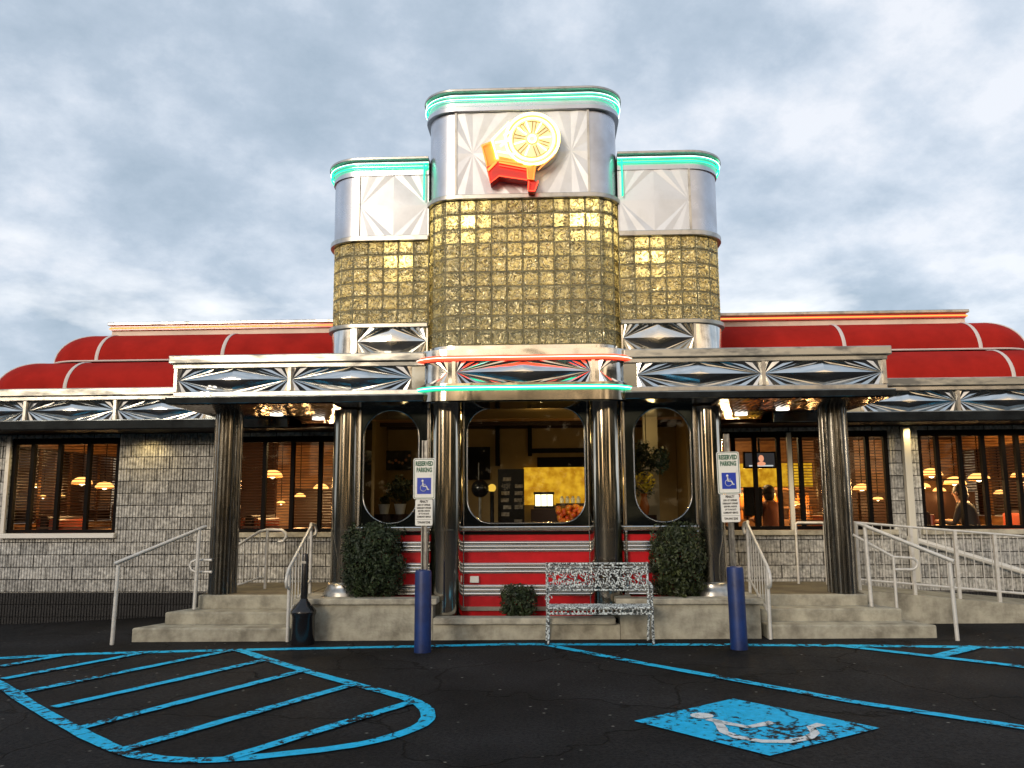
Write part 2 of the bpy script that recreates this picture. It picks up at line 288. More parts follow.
# ------------------------------------------------------------------ mesh helpers
class MB:
    def __init__(s): s.v = []; s.f = []
    def add(s, vs, fs):
        o = len(s.v); s.v += [Vector(p) for p in vs]; s.f += [tuple(i+o for i in f) for f in fs]; return s
    def box(s, x0, x1, y0, y1, z0, z1):
        v = [(x0, y0, z0), (x1, y0, z0), (x1, y1, z0), (x0, y1, z0), (x0, y0, z1), (x1, y0, z1), (x1, y1, z1), (x0, y1, z1)]
        return s.add(v, [(0, 3, 2, 1), (4, 5, 6, 7), (0, 1, 5, 4), (1, 2, 6, 5), (2, 3, 7, 6), (3, 0, 4, 7)])
    def prism(s, poly, z0, z1):            # poly: counter-clockwise xy
        n = len(poly)
        v = [(p[0], p[1], z0) for p in poly]+[(p[0], p[1], z1) for p in poly]
        f = [tuple(range(n))[::-1], tuple(range(n, 2*n))]+[(i, (i+1) % n, (i+1) % n+n, i+n) for i in range(n)]
        return s.add(v, f)
    def prism_xz(s, poly, y0, y1):         # poly in xz, extruded in y
        n = len(poly)
        v = [(p[0], y0, p[1]) for p in poly]+[(p[0], y1, p[1]) for p in poly]
        f = [tuple(range(n)), tuple(range(n, 2*n))[::-1]]+[((i+1) % n, i, i+n, (i+1) % n+n) for i in range(n)]
        return s.add(v, f)
    def cyl(s, x, y, z0, z1, r, n=24, r2=None):
        r2 = r if r2 is None else r2
        v = [(x+r*math.cos(2*PI*i/n), y+r*math.sin(2*PI*i/n), z0) for i in range(n)]+[(x+r2*math.cos(2*PI*i/n), y+r2*math.sin(2*PI*i/n), z1) for i in range(n)]
        f = [tuple(range(n))[::-1], tuple(range(n, 2*n))]+[(i, (i+1) % n, (i+1) % n+n, i+n) for i in range(n)]
        return s.add(v, f)
    def lathe(s, prof, x, y, n=24):        # prof [(r,z)]
        v = [(x+r*math.cos(2*PI*i/n), y+r*math.sin(2*PI*i/n), z) for r, z in prof for i in range(n)]
        f = []
        for k in range(len(prof)-1):
            for i in range(n): f.append((k*n+i, k*n+(i+1) % n, (k+1)*n+(i+1) % n, (k+1)*n+i))
        if prof[0][0] > 1e-5: f.append(tuple(range(n))[::-1])
        if prof[-1][0] > 1e-5: f.append(tuple(range((len(prof)-1)*n, len(prof)*n)))
        return s.add(v, f)
    def tube(s, pts, r, n=8, closed=False, flat=None):
        pts = [Vector(p) for p in pts]; m = len(pts); vs = []
        ref = None
        for i in range(m):
            a = pts[(i-1) % m] if (closed or i > 0) else pts[i]
            b = pts[(i+1) % m] if (closed or i < m-1) else pts[i]
            t = (b-a).normalized() if (b-a).length > 1e-9 else Vector((0, 0, 1))
            if ref is None: ref = Vector((0, 0, 1)) if abs(t.z) < .9 else Vector((0, 1, 0))
            x = t.cross(ref)
            if x.length < .05: ref = Vector((0, 1, 0)) if abs(t.y) < .9 else Vector((1, 0, 0)); x = t.cross(ref)
            x.normalize(); y = x.cross(t).normalized(); ref = y
            for k in range(n):
                c, q = math.cos(2*PI*k/n), math.sin(2*PI*k/n)
                vs.append(pts[i]+x*r*c+y*(r if flat is None else flat)*q)
        f = []
        for i in range(m if closed else m-1):
            j = (i+1) % m
            for k in range(n): f.append((i*n+k, i*n+(k+1) % n, j*n+(k+1) % n, j*n+k))
        if not closed: f += [tuple(range(n))[::-1], tuple(range((m-1)*n, m*n))]
        return s.add(vs, f)
    def sphere(s, c, r, nu=12, nv=8, sc=(1, 1, 1)):
        prof = []
        vs = [(c[0]+r*sc[0]*math.sin(PI*j/nv)*math.cos(2*PI*i/nu), c[1]+r*sc[1]*math.sin(PI*j/nv)*math.sin(2*PI*i/nu), c[2]-r*sc[2]*math.cos(PI*j/nv)) for j in range(nv+1) for i in range(nu)]
        f = [(j*nu+i, j*nu+(i+1) % nu, (j+1)*nu+(i+1) % nu, (j+1)*nu+i) for j in range(nv) for i in range(nu)]
        return s.add(vs, f)
    def build(s, name, mat, parent=None, smooth=None, bevel=0, fix=True):
        me = bpy.data.meshes.new(name)
        off = ORIG.get(parent.name, Vector()) if parent else Vector()
        me.from_pydata([tuple(p-off) for p in s.v], [], s.f); me.validate()
        if fix:
            bm = bmesh.new(); bm.from_mesh(me); bmesh.ops.recalc_face_normals(bm, faces=bm.faces); bm.to_mesh(me); bm.free()
        me.materials.append(mat if not isinstance(mat, str) else MT[mat])
        if smooth:
            me.shade_smooth(); me.set_sharp_from_angle(angle=math.radians(smooth))
        ob = bpy.data.objects.new(name, me); COL.objects.link(ob)
        if bevel:
            md = ob.modifiers.new('bevel', 'BEVEL'); md.width = bevel; md.segments = 2; md.limit_method = 'ANGLE'; md.angle_limit = math.radians(40)
        if parent:
            ob.parent = parent; ORIG[ob.name] = off
        return ob
ORIG = {}

def thing(name, label, cat, loc=(0, 0, 0), group=None):
    o = bpy.data.objects.new(name, None); COL.objects.link(o); o.location = loc; o.empty_display_size = .2
    o['label'] = label; o['category'] = cat
    if group: o['group'] = group
    ORIG[o.name] = Vector(loc); return o
def tag(o, label, cat, group=None, kind=None):
    o['label'] = label; o['category'] = cat
    if group: o['group'] = group
    if kind: o['kind'] = kind
    return o
def struct(o, label=None):
    o['kind'] = 'structure'
    if label: o['label'] = label
    return o
def copy_tree(o, parent=None):
    c = o.copy(); COL.objects.link(c)
    if parent: c.parent = parent
    for ch in list(o.children): copy_tree(ch, c)
    return c

def text_into(mb, s, size, cx, y, cz, width=None, depth=.0012, rot=None):
    cu = bpy.data.curves.new('t', 'FONT'); cu.body = s; cu.size = size; cu.align_x = 'CENTER'; cu.align_y = 'CENTER'; cu.resolution_u = 2
    cu.offset = size*.05
    ob = bpy.data.objects.new('t', cu); COL.objects.link(ob)
    dg = bpy.context.evaluated_depsgraph_get(); me = bpy.data.meshes.new_from_object(ob.evaluated_get(dg))
    xs = [v.co.x for v in me.vertices] or [0]
    k = width/(max(xs)-min(xs)) if width and max(xs) > min(xs) else 1
    vs = [(cx+v.co.x*k, y-depth, cz+v.co.y) for v in me.vertices]
    mb.add(vs, [tuple(p.vertices) for p in me.polygons])
    bpy.data.objects.remove(ob); bpy.data.curves.remove(cu); bpy.data.meshes.remove(me)

def leaf_cloud(mb, c, rad, n, size, power=2.6, shell=.35, rng=None, zmin=None):
    rng = rng or random
    for _ in range(n):
        while True:
            p = Vector((rng.uniform(-1, 1), rng.uniform(-1, 1), rng.uniform(-1, 1)))
            d = sum(abs(q)**power for q in p)**(1/power)
            bumpy = 1+.30*mnoise.noise(Vector((p.x*2.3+c[0]*3, p.y*2.3, p.z*2.3+c[2])))+.16*mnoise.noise(p*6)
            if shell < d/bumpy < 1 : break
        q = Vector((c[0]+p.x*rad[0], c[1]+p.y*rad[1], c[2]+p.z*rad[2]))
        if zmin is not None and q.z < zmin: continue
        nrm = (p+Vector((rng.gauss(0, .6), rng.gauss(0, .6), rng.gauss(0, .6)))).normalized()
        t = nrm.orthogonal().normalized(); t.rotate(Matrix.Rotation(rng.uniform(0, 6.28), 3, nrm)); b = nrm.cross(t)
        s = size*rng.uniform(.6, 1.3)
        mb.add([q-t*s, q+b*s*.45+nrm*s*.1, q+t*s, q-b*s*.45+nrm*s*.1], [(0, 1, 2, 3)])

# ------------------------------------------------------------------ plan paths
def front_path(hw, r, yf, yb, n=8):
    """rounded front seen in plan, from back left to back right"""
    p = [(-hw, yb)]
    for i in range(n+1):
        a = PI+PI/2*i/n; p.append((-hw+r+r*math.cos(a), yf+r+r*math.sin(a)))
    for i in range(n+1):
        a = 1.5*PI+PI/2*i/n; p.append((hw-r+r*math.cos(a), yf+r+r*math.sin(a)))
    p.append((hw, yb)); return p
def side_path(x0, x1, r, yf, yb, sgn, n=8):
    """flat front from x0 outwards with one rounded outer corner"""
    p = [(x0, yb), (x0, yf)]
    for i in range(n+1):
        a = 1.5*PI+PI/2*i/n; p.append((x1-r+r*math.cos(a), yf+r+r*math.sin(a)))
    p.append((x1, yb))
    if sgn < 0: p = [(-x, y) for x, y in p][::-1]
    return p
def resample(path, step):
    P = [Vector(p) for p in path]; L = [0]
    for a, b in zip(P, P[1:]): L.append(L[-1]+(b-a).length)
    n = max(1, round(L[-1]/step)); out = []
    for k in range(n+1):
        s = L[-1]*k/n; i = 0
        while i < len(L)-2 and L[i+1] < s: i += 1
        t = (s-L[i])/(L[i+1]-L[i]) if L[i+1] > L[i] else 0
        out.append(P[i].lerp(P[i+1], t))
    return out

# ================================================================== WORLD
w = bpy.data.worlds.new('World'); sc.world = w; w.use_nodes = True
nt = w.node_tree; N = nt.nodes; L = nt.links
for n in list(N): N.remove(n)
wo = N.new('ShaderNodeOutputWorld'); bg = N.new('ShaderNodeBackground'); L.new(bg.outputs[0], wo.inputs[0])
tc = N.new('ShaderNodeTexCoord'); sx = N.new('ShaderNodeSeparateXYZ'); L.new(tc.outputs['Generated'], sx.inputs[0])
def math_(op, a, b=None, c=None):
    m = N.new('ShaderNodeMath'); m.operation = op
    for i, q in enumerate((a, b, c)):
        if q is None: continue
        if isinstance(q, (int, float)): m.inputs[i].default_value = q
        else: L.new(q, m.inputs[i])
    return m.outputs[0]
zc = math_('MAXIMUM', sx.outputs[2], 0)
zz = math_('ADD', zc, .42)
cx = N.new('ShaderNodeCombineXYZ'); L.new(math_('DIVIDE', sx.outputs[0], zz), cx.inputs[0]); L.new(math_('DIVIDE', sx.outputs[1], zz), cx.inputs[1])
mp = N.new('ShaderNodeMapping'); L.new(cx.outputs[0], mp.inputs[0]); mp.inputs['Location'].default_value = (3.1, .7, .4); mp.inputs['Rotation'].default_value = (0, 0, -.35)
n1 = N.new('ShaderNodeTexNoise'); n1.inputs['Scale'].default_value = 1.7; n1.inputs['Detail'].default_value = 9; n1.inputs['Roughness'].default_value = .55; n1.inputs['Distortion'].default_value = .35
L.new(mp.outputs[0], n1.inputs[0])
n2 = N.new('ShaderNodeTexNoise'); n2.inputs['Scale'].default_value = 4.6; n2.inputs['Detail'].default_value = 7; n2.inputs['Roughness'].default_value = .6; L.new(mp.outputs[0], n2.inputs[0])
r1 = N.new('ShaderNodeValToRGB'); e = r1.color_ramp
e.elements[0].position = .34; e.elements[0].color = (.36, .45, .55, 1)
e.elements[1].position = .66; e.elements[1].color = (.80, .83, .89, 1)
x = e.elements.new(.46); x.color = (.46, .545, .65, 1)
x = e.elements.new(.56); x.color = (.61, .68, .775, 1)
mixn = math_('MULTIPLY_ADD', n2.outputs[0], .62, math_('MULTIPLY', n1.outputs[0], .45)); 
L.new(math_('MULTIPLY_ADD', math_('SUBTRACT', mixn, .535), 1.22, .505), r1.inputs[0])
# brighter broken cloud low over the horizon
n3 = N.new('ShaderNodeTexNoise'); n3.inputs['Scale'].default_value = 4.5; n3.inputs['Detail'].default_value = 6; n3.inputs['Roughness'].default_value = .55
mp3 = N.new('ShaderNodeMapping'); L.new(tc.outputs['Generated'], mp3.inputs[0]); mp3.inputs['Scale'].default_value = (1, 1, 2.6); L.new(mp3.outputs[0], n3.inputs[0])
mr = N.new('ShaderNodeMapRange'); mr.inputs[1].default_value = .52; mr.inputs[2].default_value = .70; L.new(n3.outputs[0], mr.inputs[0])
lo = N.new('ShaderNodeMapRange'); lo.inputs[1].default_value = .36; lo.inputs[2].default_value = .22; L.new(sx.outputs[2], lo.inputs[0])
lowmask = math_('MULTIPLY', mr.outputs[0], lo.outputs[0])
mxw = N.new('ShaderNodeMix'); mxw.data_type = 'RGBA'; mxw.inputs[7].default_value = (.95, .97, 1.0, 1); L.new(lowmask, mxw.inputs[0]); L.new(r1.outputs[0], mxw.inputs[6])
# afterglow behind the photographer
ag = N.new('ShaderNodeMapRange'); ag.inputs[1].default_value = .25; ag.inputs[2].default_value = .95; L.new(math_('MULTIPLY', sx.outputs[1], -1), ag.inputs[0])
agh = N.new('ShaderNodeMapRange'); agh.inputs[1].default_value = .55; agh.inputs[2].default_value = .05; L.new(sx.outputs[2], agh.inputs[0])
agm = math_('MULTIPLY', ag.outputs[0], agh.outputs[0])
mxa = N.new('ShaderNodeMix'); mxa.data_type = 'RGBA'; mxa.inputs[7].default_value = (2.1, 1.45, .78, 1); L.new(agm, mxa.inputs[0]); L.new(mxw.outputs[2], mxa.inputs[6])
sky = N.new('ShaderNodeTexSky'); sky.sky_type = 'NISHITA'; sky.sun_disc = False
SUN_EL, SUN_AZ = math.radians(14), math.radians(205)
sky.sun_elevation = SUN_EL; sky.sun_rotation = SUN_AZ
skm = N.new('ShaderNodeMix'); skm.data_type = 'RGBA'; skm.blend_type = 'MULTIPLY'; skm.inputs[0].default_value = 1; skm.inputs[7].default_value = (.10, .10, .10, 1)
L.new(sky.outputs[0], skm.inputs[6])
fin = N.new('ShaderNodeMix'); fin.data_type = 'RGBA'; fin.inputs[0].default_value = .90; L.new(skm.outputs[2], fin.inputs[6]); L.new(mxa.outputs[2], fin.inputs[7])
L.new(fin.outputs[2], bg.inputs[0]); bg.inputs[1].default_value = .91

sl = bpy.data.lights.new('sun', 'SUN'); sl.energy = 1.5; sl.angle = math.radians(18); sl.color = (1, .86, .68)
so = bpy.data.objects.new('sun', sl); COL.objects.link(so)
sd = Vector((math.sin(SUN_AZ)*math.cos(SUN_EL), math.cos(SUN_AZ)*math.cos(SUN_EL), math.sin(SUN_EL)))
so.rotation_euler = sd.to_track_quat('Z', 'Y').to_euler(); so.location = sd*50

def lamp(name, loc, energy, col=(1, .62, .28), rad=.06, parent=None):
    l = bpy.data.lights.new(name, 'POINT'); l.energy = energy; l.color = col; l.shadow_soft_size = rad
    o = bpy.data.objects.new(name, l); COL.objects.link(o); o.location = loc
    if parent: o.parent = parent
    return o

def spot(name, loc, energy, col):
    l = bpy.data.lights.new(name, 'SPOT'); l.energy = energy; l.color = col; l.shadow_soft_size = .05; l.spot_size = math.radians(150); l.spot_blend = .6
    o = bpy.data.objects.new(name, l); COL.objects.link(o); o.location = loc; return o

# ================================================================== GROUND
mb = MB()
xs = [-400, -150, -60, -30, -18]+[-12+.5*i for i in range(49)]+[18, 30, 60, 150, 400]
ys = [-400, -150, -60, -25, -10]+[0+.5*i for i in range(37)]+[24, 40, 80, 200, 400]
vs = [(x, y, ground_z(x, y)) for y in ys for x in xs]
nx = len(xs)
mb.add(vs, [(j*nx+i, j*nx+i+1, (j+1)*nx+i+1, (j+1)*nx+i) for j in range(len(ys)-1) for i in range(nx-1)])
struct(mb.build('parking_lot_ground', 'asphalt'), 'black weathered asphalt parking lot')

def on_ground(x, y, h=.005): return (x, y, ground_z(x, y)+h)
def stroke(mb, pts, wid, h=.005, closed=False, jit=.006):
    P = [Vector((p[0], p[1])) for p in pts]
    Q = []
    for a, b in zip(P, P[1:]):
        n = max(1, int((b-a).length/.12))
        for k in range(n): Q.append(a.lerp(b, k/n))
    Q.append(P[-1])
    vs = []
    for i, p in enumerate(Q):
        a = Q[max(0, i-1)]; b = Q[min(len(Q)-1, i+1)]; t = (b-a).normalized(); nn = Vector((-t.y, t.x))
        w1 = wid/2+random.uniform(-jit, jit); w2 = wid/2+random.uniform(-jit, jit)
        vs += [on_ground(*(p+nn*w1), h), on_ground(*(p-nn*w2), h)]
    mb.add(vs, [(2*i, 2*i+1, 2*i+3, 2*i+2) for i in range(len(Q)-1)])
def G(*uv): return [atg(u, v) for u, v in uv]

mb = MB(); l0 = G((0, 658.5), (75, 654.5), (150, 652.5), (230, 650.5), (425, 646.5), (512, 644.5), (700, 645), (850, 646), (1024, 648))
stroke(mb, [(-9.5, 7.4)]+l0+[(8.5, 9.3)], .14, .005)
tag(mb.build('kerb_line_marking', 'paint_blue', fix=False), 'long pale blue line painted along the foot of the steps', 'road marking', kind='structure')
mb = MB()
bd = G((240, 651), (302, 671), (355, 685), (405, 698), (422, 705.5), (430, 714), (425, 725), (400, 735.5), (360, 746), (300, 753.5), (225, 761.5), (165, 761.5), (120, 753), (85, 736), (30, 706), (0, 683.5), (-60, 662))
for _ in range(2):
    q_ = [bd[0]]
    for a_, b_ in zip(bd, bd[1:]): q_ += [a_.lerp(b_, .25), a_.lerp(b_, .75)]
    bd = q_+[bd[-1]]
stroke(mb, bd, .112, .009)
tag(mb.build('island_outline_marking', 'paint_blue', fix=False), 'rounded pale blue outline of the hatched no parking island', 'road marking', kind='structure')
for q in ([(0, 667.5), (65, 656)], [(3, 680), (150, 652.5)], [(22, 693.5), (232, 651)], [(54, 708.5), (265, 661)], [(82, 729), (302, 672)], [(124, 751), (355, 685)], [(228, 760), (413, 703)]):
    mb = MB(); p = G(*q); stroke(mb, p, .105, .013)
    o = mb.build('hatch_stripe_marking', 'paint_blue', fix=False)
    tag(o, 'pale blue diagonal stripe inside the hatched island', 'road marking', 'diagonal stripes of the hatched island', 'structure')
mb = MB(); stroke(mb, G((544, 645), (640, 663.5), (717, 677.5), (850, 702), (967, 720), (1024, 728.5), (1100, 741)), .11, .009)
tag(mb.build('bay_line_marking', 'paint_blue', fix=False), 'pale blue bay line running from the bench to the lower right', 'road marking', kind='structure')
mb = MB(); stroke(mb, G((832, 645.5), (937, 657.5), (1024, 667.5), (1100, 676)), .12, .009); stroke(mb, G((937, 657.5), (977, 647.5)), .15, .013)
tag(mb.build('far_bay_line_marking', 'paint_blue', fix=False), 'pale blue bay line with a short spur before the right steps', 'road marking', kind='structure')

# wheelchair symbol square
root = thing('accessible_parking_symbol', 'worn blue square with white wheelchair painted on the asphalt', 'parking symbol', (1.8, 6.3, .01))
mb = MB(); A, B, C_, D = G((634, 722), (733, 699.5), (880, 729), (770, 757))
def bil(s, t): p = A.lerp(B, s).lerp(D.lerp(C_, s), t); return on_ground(p.x, p.y, .008)
n = 8
mb.add([bil(i/n, j/n) for j in range(n+1) for i in range(n+1)], [(j*(n+1)+i, j*(n+1)+i+1, (j+1)*(n+1)+i+1, (j+1)*(n+1)+i) for j in range(n) for i in range(n)])
mb.build('blue_square', 'paint_blue2', root, fix=False)
mb = MB()
hd = atg(702, 717.5)
mb.add([on_ground(hd.x+.085*math.cos(a*PI/8), hd.y+.085*math.sin(a*PI/8), .014) for a in range(16)], [tuple(range(16))])
stroke(mb, G((708, 721), (728, 725.5), (748, 729), (773, 724)), .075, .014)
stroke(mb, G((722, 729), (724, 734), (737, 739), (762, 743.5), (788, 743.5), (808, 740), (815, 735), (811, 729), (822, 726)), .07, .014)
stroke(mb, G((716, 722), (722, 730)), .06, .014)
mb.build('wheelchair_figure', 'paint_white', root, fix=False)

# ================================================================== DINER
diner = thing('diner', 'chrome and red art deco diner with stepped glass block tower', 'diner', (0, 10.6, 0))
D_ = diner
WALL_Y = 12.25

# ---- ribbed block walls
def ribbed(mb, x0, x1, z0, z1, yf, wid=.043, zoff=2.484, ch=.1803):
    ks = []; z = zoff
    while z > z0: z -= ch
    rows = []
    while z < z1:
        a, b = max(z, z0), min(z+ch, z1)
        if b-a > .012: rows.append((a, b))
        z += ch
    n = max(1, round((x1-x0)/wid)); wd = (x1-x0)/n
    for a, b in rows:
        vs = []; off = []
        for i in range(n):
            j = random.uniform(-.004, .004)
            xa = x0+i*wd
            for (xx, dy) in ((xa, .016), (xa+wd*.14, .016), (xa+wd*.24, j), (xa+wd*.90, j+random.uniform(-.002, .002)), (xa+wd, .016)):
                vs.append((xx, dy))
        m = len(vs)
        V = []
        for zz_, ex in ((a, .018), (a+.007, 0), (b-.004, 0), (b, .018)):
            V += [(xx, yf+max(dy, ex), zz_) for xx, dy in vs]
        F = [(r_*m+i, r_*m+i+1, (r_+1)*m+i+1, (r_+1)*m+i) for r_ in range(3) for i in range(m-1)]
        mb.add(V, F)
def wall_box(mb, x0, x1, z0, z1): mb.box(x0, x1, WALL_Y+.02, WALL_Y+.2, z0, z1)

Z_SILL, Z_HEAD, Z_TOP = 1.18, 2.60, 2.66
# openings (x0,x1): left window, left porch window, right porch window, right wing window
OPEN = [(-7.87, -6.19), (-4.42, -2.6), (2.6, 5.22), (5.64, 8.3)]
def wing(xa, xb, opens):
    mb = MB(); mf = MB(); x = xa
    segs = []
    for o0, o1 in opens:
        if o0 > x: segs.append((x, o0, -.25, Z_TOP))
        segs.append((o0, o1, -.25, Z_SILL-.07)); x = o1
    if x < xb: segs.append((x, xb, -.25, Z_TOP))
    for s0, s1, z0, z1 in segs:
        ribbed(mb, s0, s1, .32, z1, WALL_Y); wall_box(mb, s0, s1, z0, z1)
        ribbed(mf, s0, s1, z0, .31, WALL_Y)
    for o0, o1 in opens: mb.box(o0, o1, WALL_Y+.02, WALL_Y+.2, Z_HEAD, Z_TOP)
    wl = mb.build('block_wall', 'block', D_, fix=False)
    mf.build('black_base_course', 'block_black', wl, fix=False)
    return wl
wl_l = wing(-8.6, -2.45, OPEN[:2]); wl_l['label'] = 'grey ribbed block wall with black painted base'
wl_r = wing(2.45, 8.6, OPEN[2:])
for sgn in (-1, 1):
    x = sgn*8.6; mb = MB()
    xa_, xb_ = min(x, x-sgn*.2), max(x, x-sgn*.2)
    for y0_, y1_, z0_, z1_ in ((WALL_Y+.21, 12.9, -.25, 2.66), (16.6, 17.2, -.25, 2.66), (12.9, 16.6, -.25, 1.30), (12.9, 16.6, 2.55, 2.66)): mb.box(xa_, xb_, y0_, y1_, z0_, z1_)
    ew = mb.build('end_wall', 'block', D_)
    mb = MB(); xl = x-sgn*.22; xa_, xb_ = min(xl, xl-sgn*.02), max(xl, xl-sgn*.02)
    for y0_, y1_, z0_, z1_ in ((12.46, 12.9, .46, 2.83), (16.6, 16.98, .46, 2.83), (12.9, 16.6, .46, 1.30), (12.9, 16.6, 2.55, 2.83)): mb.box(xa_, xb_, y0_, y1_, z0_, z1_)
    for y_ in (13.8, 14.7, 15.65): mb.box(xa_, xb_, y_-.04, y_+.04, 1.3, 2.55)
    mb.build('inner_panelling', 'wood_orange', ew)
    mb = MB(); z_ = 1.32
    while z_ < 2.54: mb.box(xa_-.05, xb_-.02 if sgn > 0 else xb_+.05, 12.92, 16.58, z_, z_+.018); z_ += .05
    mb.build('end_blind', 'wood_dark', ew)

# ---- windows
def mull_at(us, Y=WALL_Y+.02): return [at(u, 480, Y=Y).x for u in us]
def window(x0, x1, mulls, pale=(), blinds=(), seed=1):
    mb = MB(); y0, y1 = WALL_Y+.03, WALL_Y+.11
    mb.box(x0, x1, y0, y1, Z_SILL, Z_SILL+.05); mb.box(x0, x1, y0, y1, Z_HEAD-.09, Z_HEAD)
    for m_ in [x0+.03, x1-.03]+list(mulls):
        mb.box(m_-.028, m_+.028, y0+.003, y1-.003, Z_SILL+.05, Z_HEAD-.09)
    wn = mb.build('window', 'dark', D_)
    if pale:
        mp_ = MB()
        for m_ in pale: mp_.box(m_-.03, m_+.03, WALL_Y-.02, WALL_Y+.03, Z_SILL, Z_HEAD-.02)
        mp_.build('pale_post', 'downspout', wn)
    g = MB(); g.add([(x0, y0+.05, Z_SILL), (x1, y0+.05, Z_SILL), (x1, y0+.05, Z_HEAD), (x0, y0+.05, Z_HEAD)], [(0, 1, 2, 3)]); g.build('pane', 'glass', wn)
    s = MB(); s.box(x0-.05, x1+.03, WALL_Y-.07, WALL_Y+.03, Z_SILL-.075, Z_SILL-.003); s.build('sill', 'concrete_lip' if x0 > -5 else 'white', wn, bevel=.008)
    for b0, b1, zl in blinds:
        b = MB(); z = Z_HEAD-.12
        while z > zl:
            b.add([(b0, y1+.05, z), (b1, y1+.05, z), (b1, y1+.075, z+.008), (b0, y1+.075, z+.008)], [(0, 1, 2, 3)])
            b.add([(b0, y1+.05, z-.004), (b1, y1+.05, z-.004), (b1, y1+.05, z), (b0, y1+.05, z)], [(0, 1, 2, 3)])
            z -= .042
        b.box(b0, b1, y1+.04, y1+.08, zl-.03, zl-.005)
        b.build('blind', 'blind', wn, fix=False)
    return wn
window(OPEN[0][0], OPEN[0][1], mull_at([30, 57, 86.5]), blinds=[(-7.82, -6.24, 1.27)])
window(OPEN[1][0], OPEN[1][1], mull_at([263.5, 291.5, 319.5]), blinds=[(-4.38, -2.65, 1.27)])
window(OPEN[2][0], OPEN[2][1], mull_at([735, 756.5, 780.5, 802.5, 846, 870]), pale=mull_at([790.5]), blinds=[(mull_at([790])[0], 5.18, 1.27)])
window(OPEN[3][0], OPEN[3][1], mull_at([940.5, 963.5, 986.5, 1007])+[7.06, 7.42, 7.78], blinds=[(5.68, 8.25, 1.9)])
# left window pale side casing
mb = MB(); mb.box(-7.93, -7.872, WALL_Y-.03, WALL_Y+.02, Z_SILL, Z_TOP-.03); mb.build('window_casing', 'rail', D_)
# downspout
mb = MB(); mb.box(5.37, 5.47, 12.09, 12.19, .45, 2.64); mb.build('downspout', 'downspout', D_, bevel=.012)

# ---- embossed star panel
def star_panel(mb, x0, x1, z0, z1, Y, d=.012, bulge=.05, ns=6, xs=None, power=1.4):
    zm = (z0+z1)/2; xm = (x0+x1)/2
    def half(xS, sg):      # star at xS, fan opening towards xm
        S = (xS, Y, zm)
        for tz in (1, -1):
            ze = z1 if tz > 0 else z0
            pts = [(xS, ze)]
            for k in range(1, ns+1):
                t = (k/ns)**power; pts.append((xS+(xm-xS)*t, ze))
            ring = []
            for i in range(len(pts)-1):
                a, b = pts[i], pts[i+1]
                ring.append((a[0], Y, a[1])); ring.append(((a[0]+b[0])/2, Y-d*(1+1.2*i/ns), (a[1]+b[1])/2))
            ring.append((pts[-1][0], Y, pts[-1][1]))
            # first spoke back along the vertical edge
            ring = [(xS, Y, zm+(ze-zm)*.5)]+ring
            for p, q in zip(ring, ring[1:]): mb.add([S, p, q], [(0, 1, 2)])
    half(x0, 1); half(x1, -1)
    C = (xm, Y-bulge, zm)
    T, B, SL, SR = (xm, Y, z1), (xm, Y, z0), (x0, Y, zm), (x1, Y, zm)
    # softly pillowed diamond
    n = 6
    for P, Q in ((SL, T), (T, SR), (SR, B), (B, SL)):
        P, Q, Cc = Vector(P), Vector(Q), Vector(C)
        for i in range(n):
            for j in range(n-i):
                def pt(a, b):
                    u_, v_ = a/n, b/n; w_ = 1-u_-v_
                    p = P*u_+Q*v_+Cc*w_; h = min(1, w_*1.0)
                    return Vector((p.x, Y-bulge*math.sin(h*PI/2), p.z))
                mb.add([pt(i, j), pt(i+1, j), pt(i, j+1)], [(0, 1, 2)])
                if i+j < n-1: mb.add([pt(i+1, j), pt(i+1, j+1), pt(i, j+1)], [(0, 1, 2)])

# ---- wing fascia
for sgn in (-1, 1):
    def X(a, b): return (min(sgn*a, sgn*b), max(sgn*a, sgn*b))
    Yf = 11.55
    mb = MB(); mb.box(*X(3.4, 8.3), Yf+.06, 12.5, 2.70, 3.20)
    fa = mb.build('wing_fascia', 'chrome_dark', D_)
    mb = MB(); mb.box(*X(3.4, 8.34), Yf-.05, 12.0, 3.147, 3.255); mb.build('top_lip', 'trim_cream', fa, bevel=.01)
    mb = MB(); mb.box(*X(3.4, 8.32), Yf-.01, 11.95, 3.088, 3.144); mb.build('upper_trim', 'trim', fa, bevel=.006)
    mb = MB(); mb.box(*X(3.4, 8.33), Yf-.04, 12.22, 2.665, 2.80)
    for v_ in mb.v:
        if v_.z < 2.7 and v_.y < 11.8: v_.y += .03
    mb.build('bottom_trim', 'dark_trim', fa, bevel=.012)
    div = [4.6, 5.93, 7.26, 8.3]
    for a, b in zip(div, div[1:]):
        mb = MB(); x0, x1 = X(a, b); star_panel(mb, x0+.02, x1-.02, 2.803, 3.085, Yf+.055, bulge=.05, ns=4); mb.build('embossed_panel', 'chrome', fa)
        mb = MB(); mb.box(sgn*b-.02, sgn*b+.02, Yf+.0, Yf+.05, 2.803, 3.085); mb.build('divider', 'trim', fa)
    # dark wing soffit
    mb = MB(); mb.box(*X(2.5, 8.3), Yf+.0, WALL_Y+.2, 2.655, 2.664); mb.build('eave_soffit', 'dark', fa)

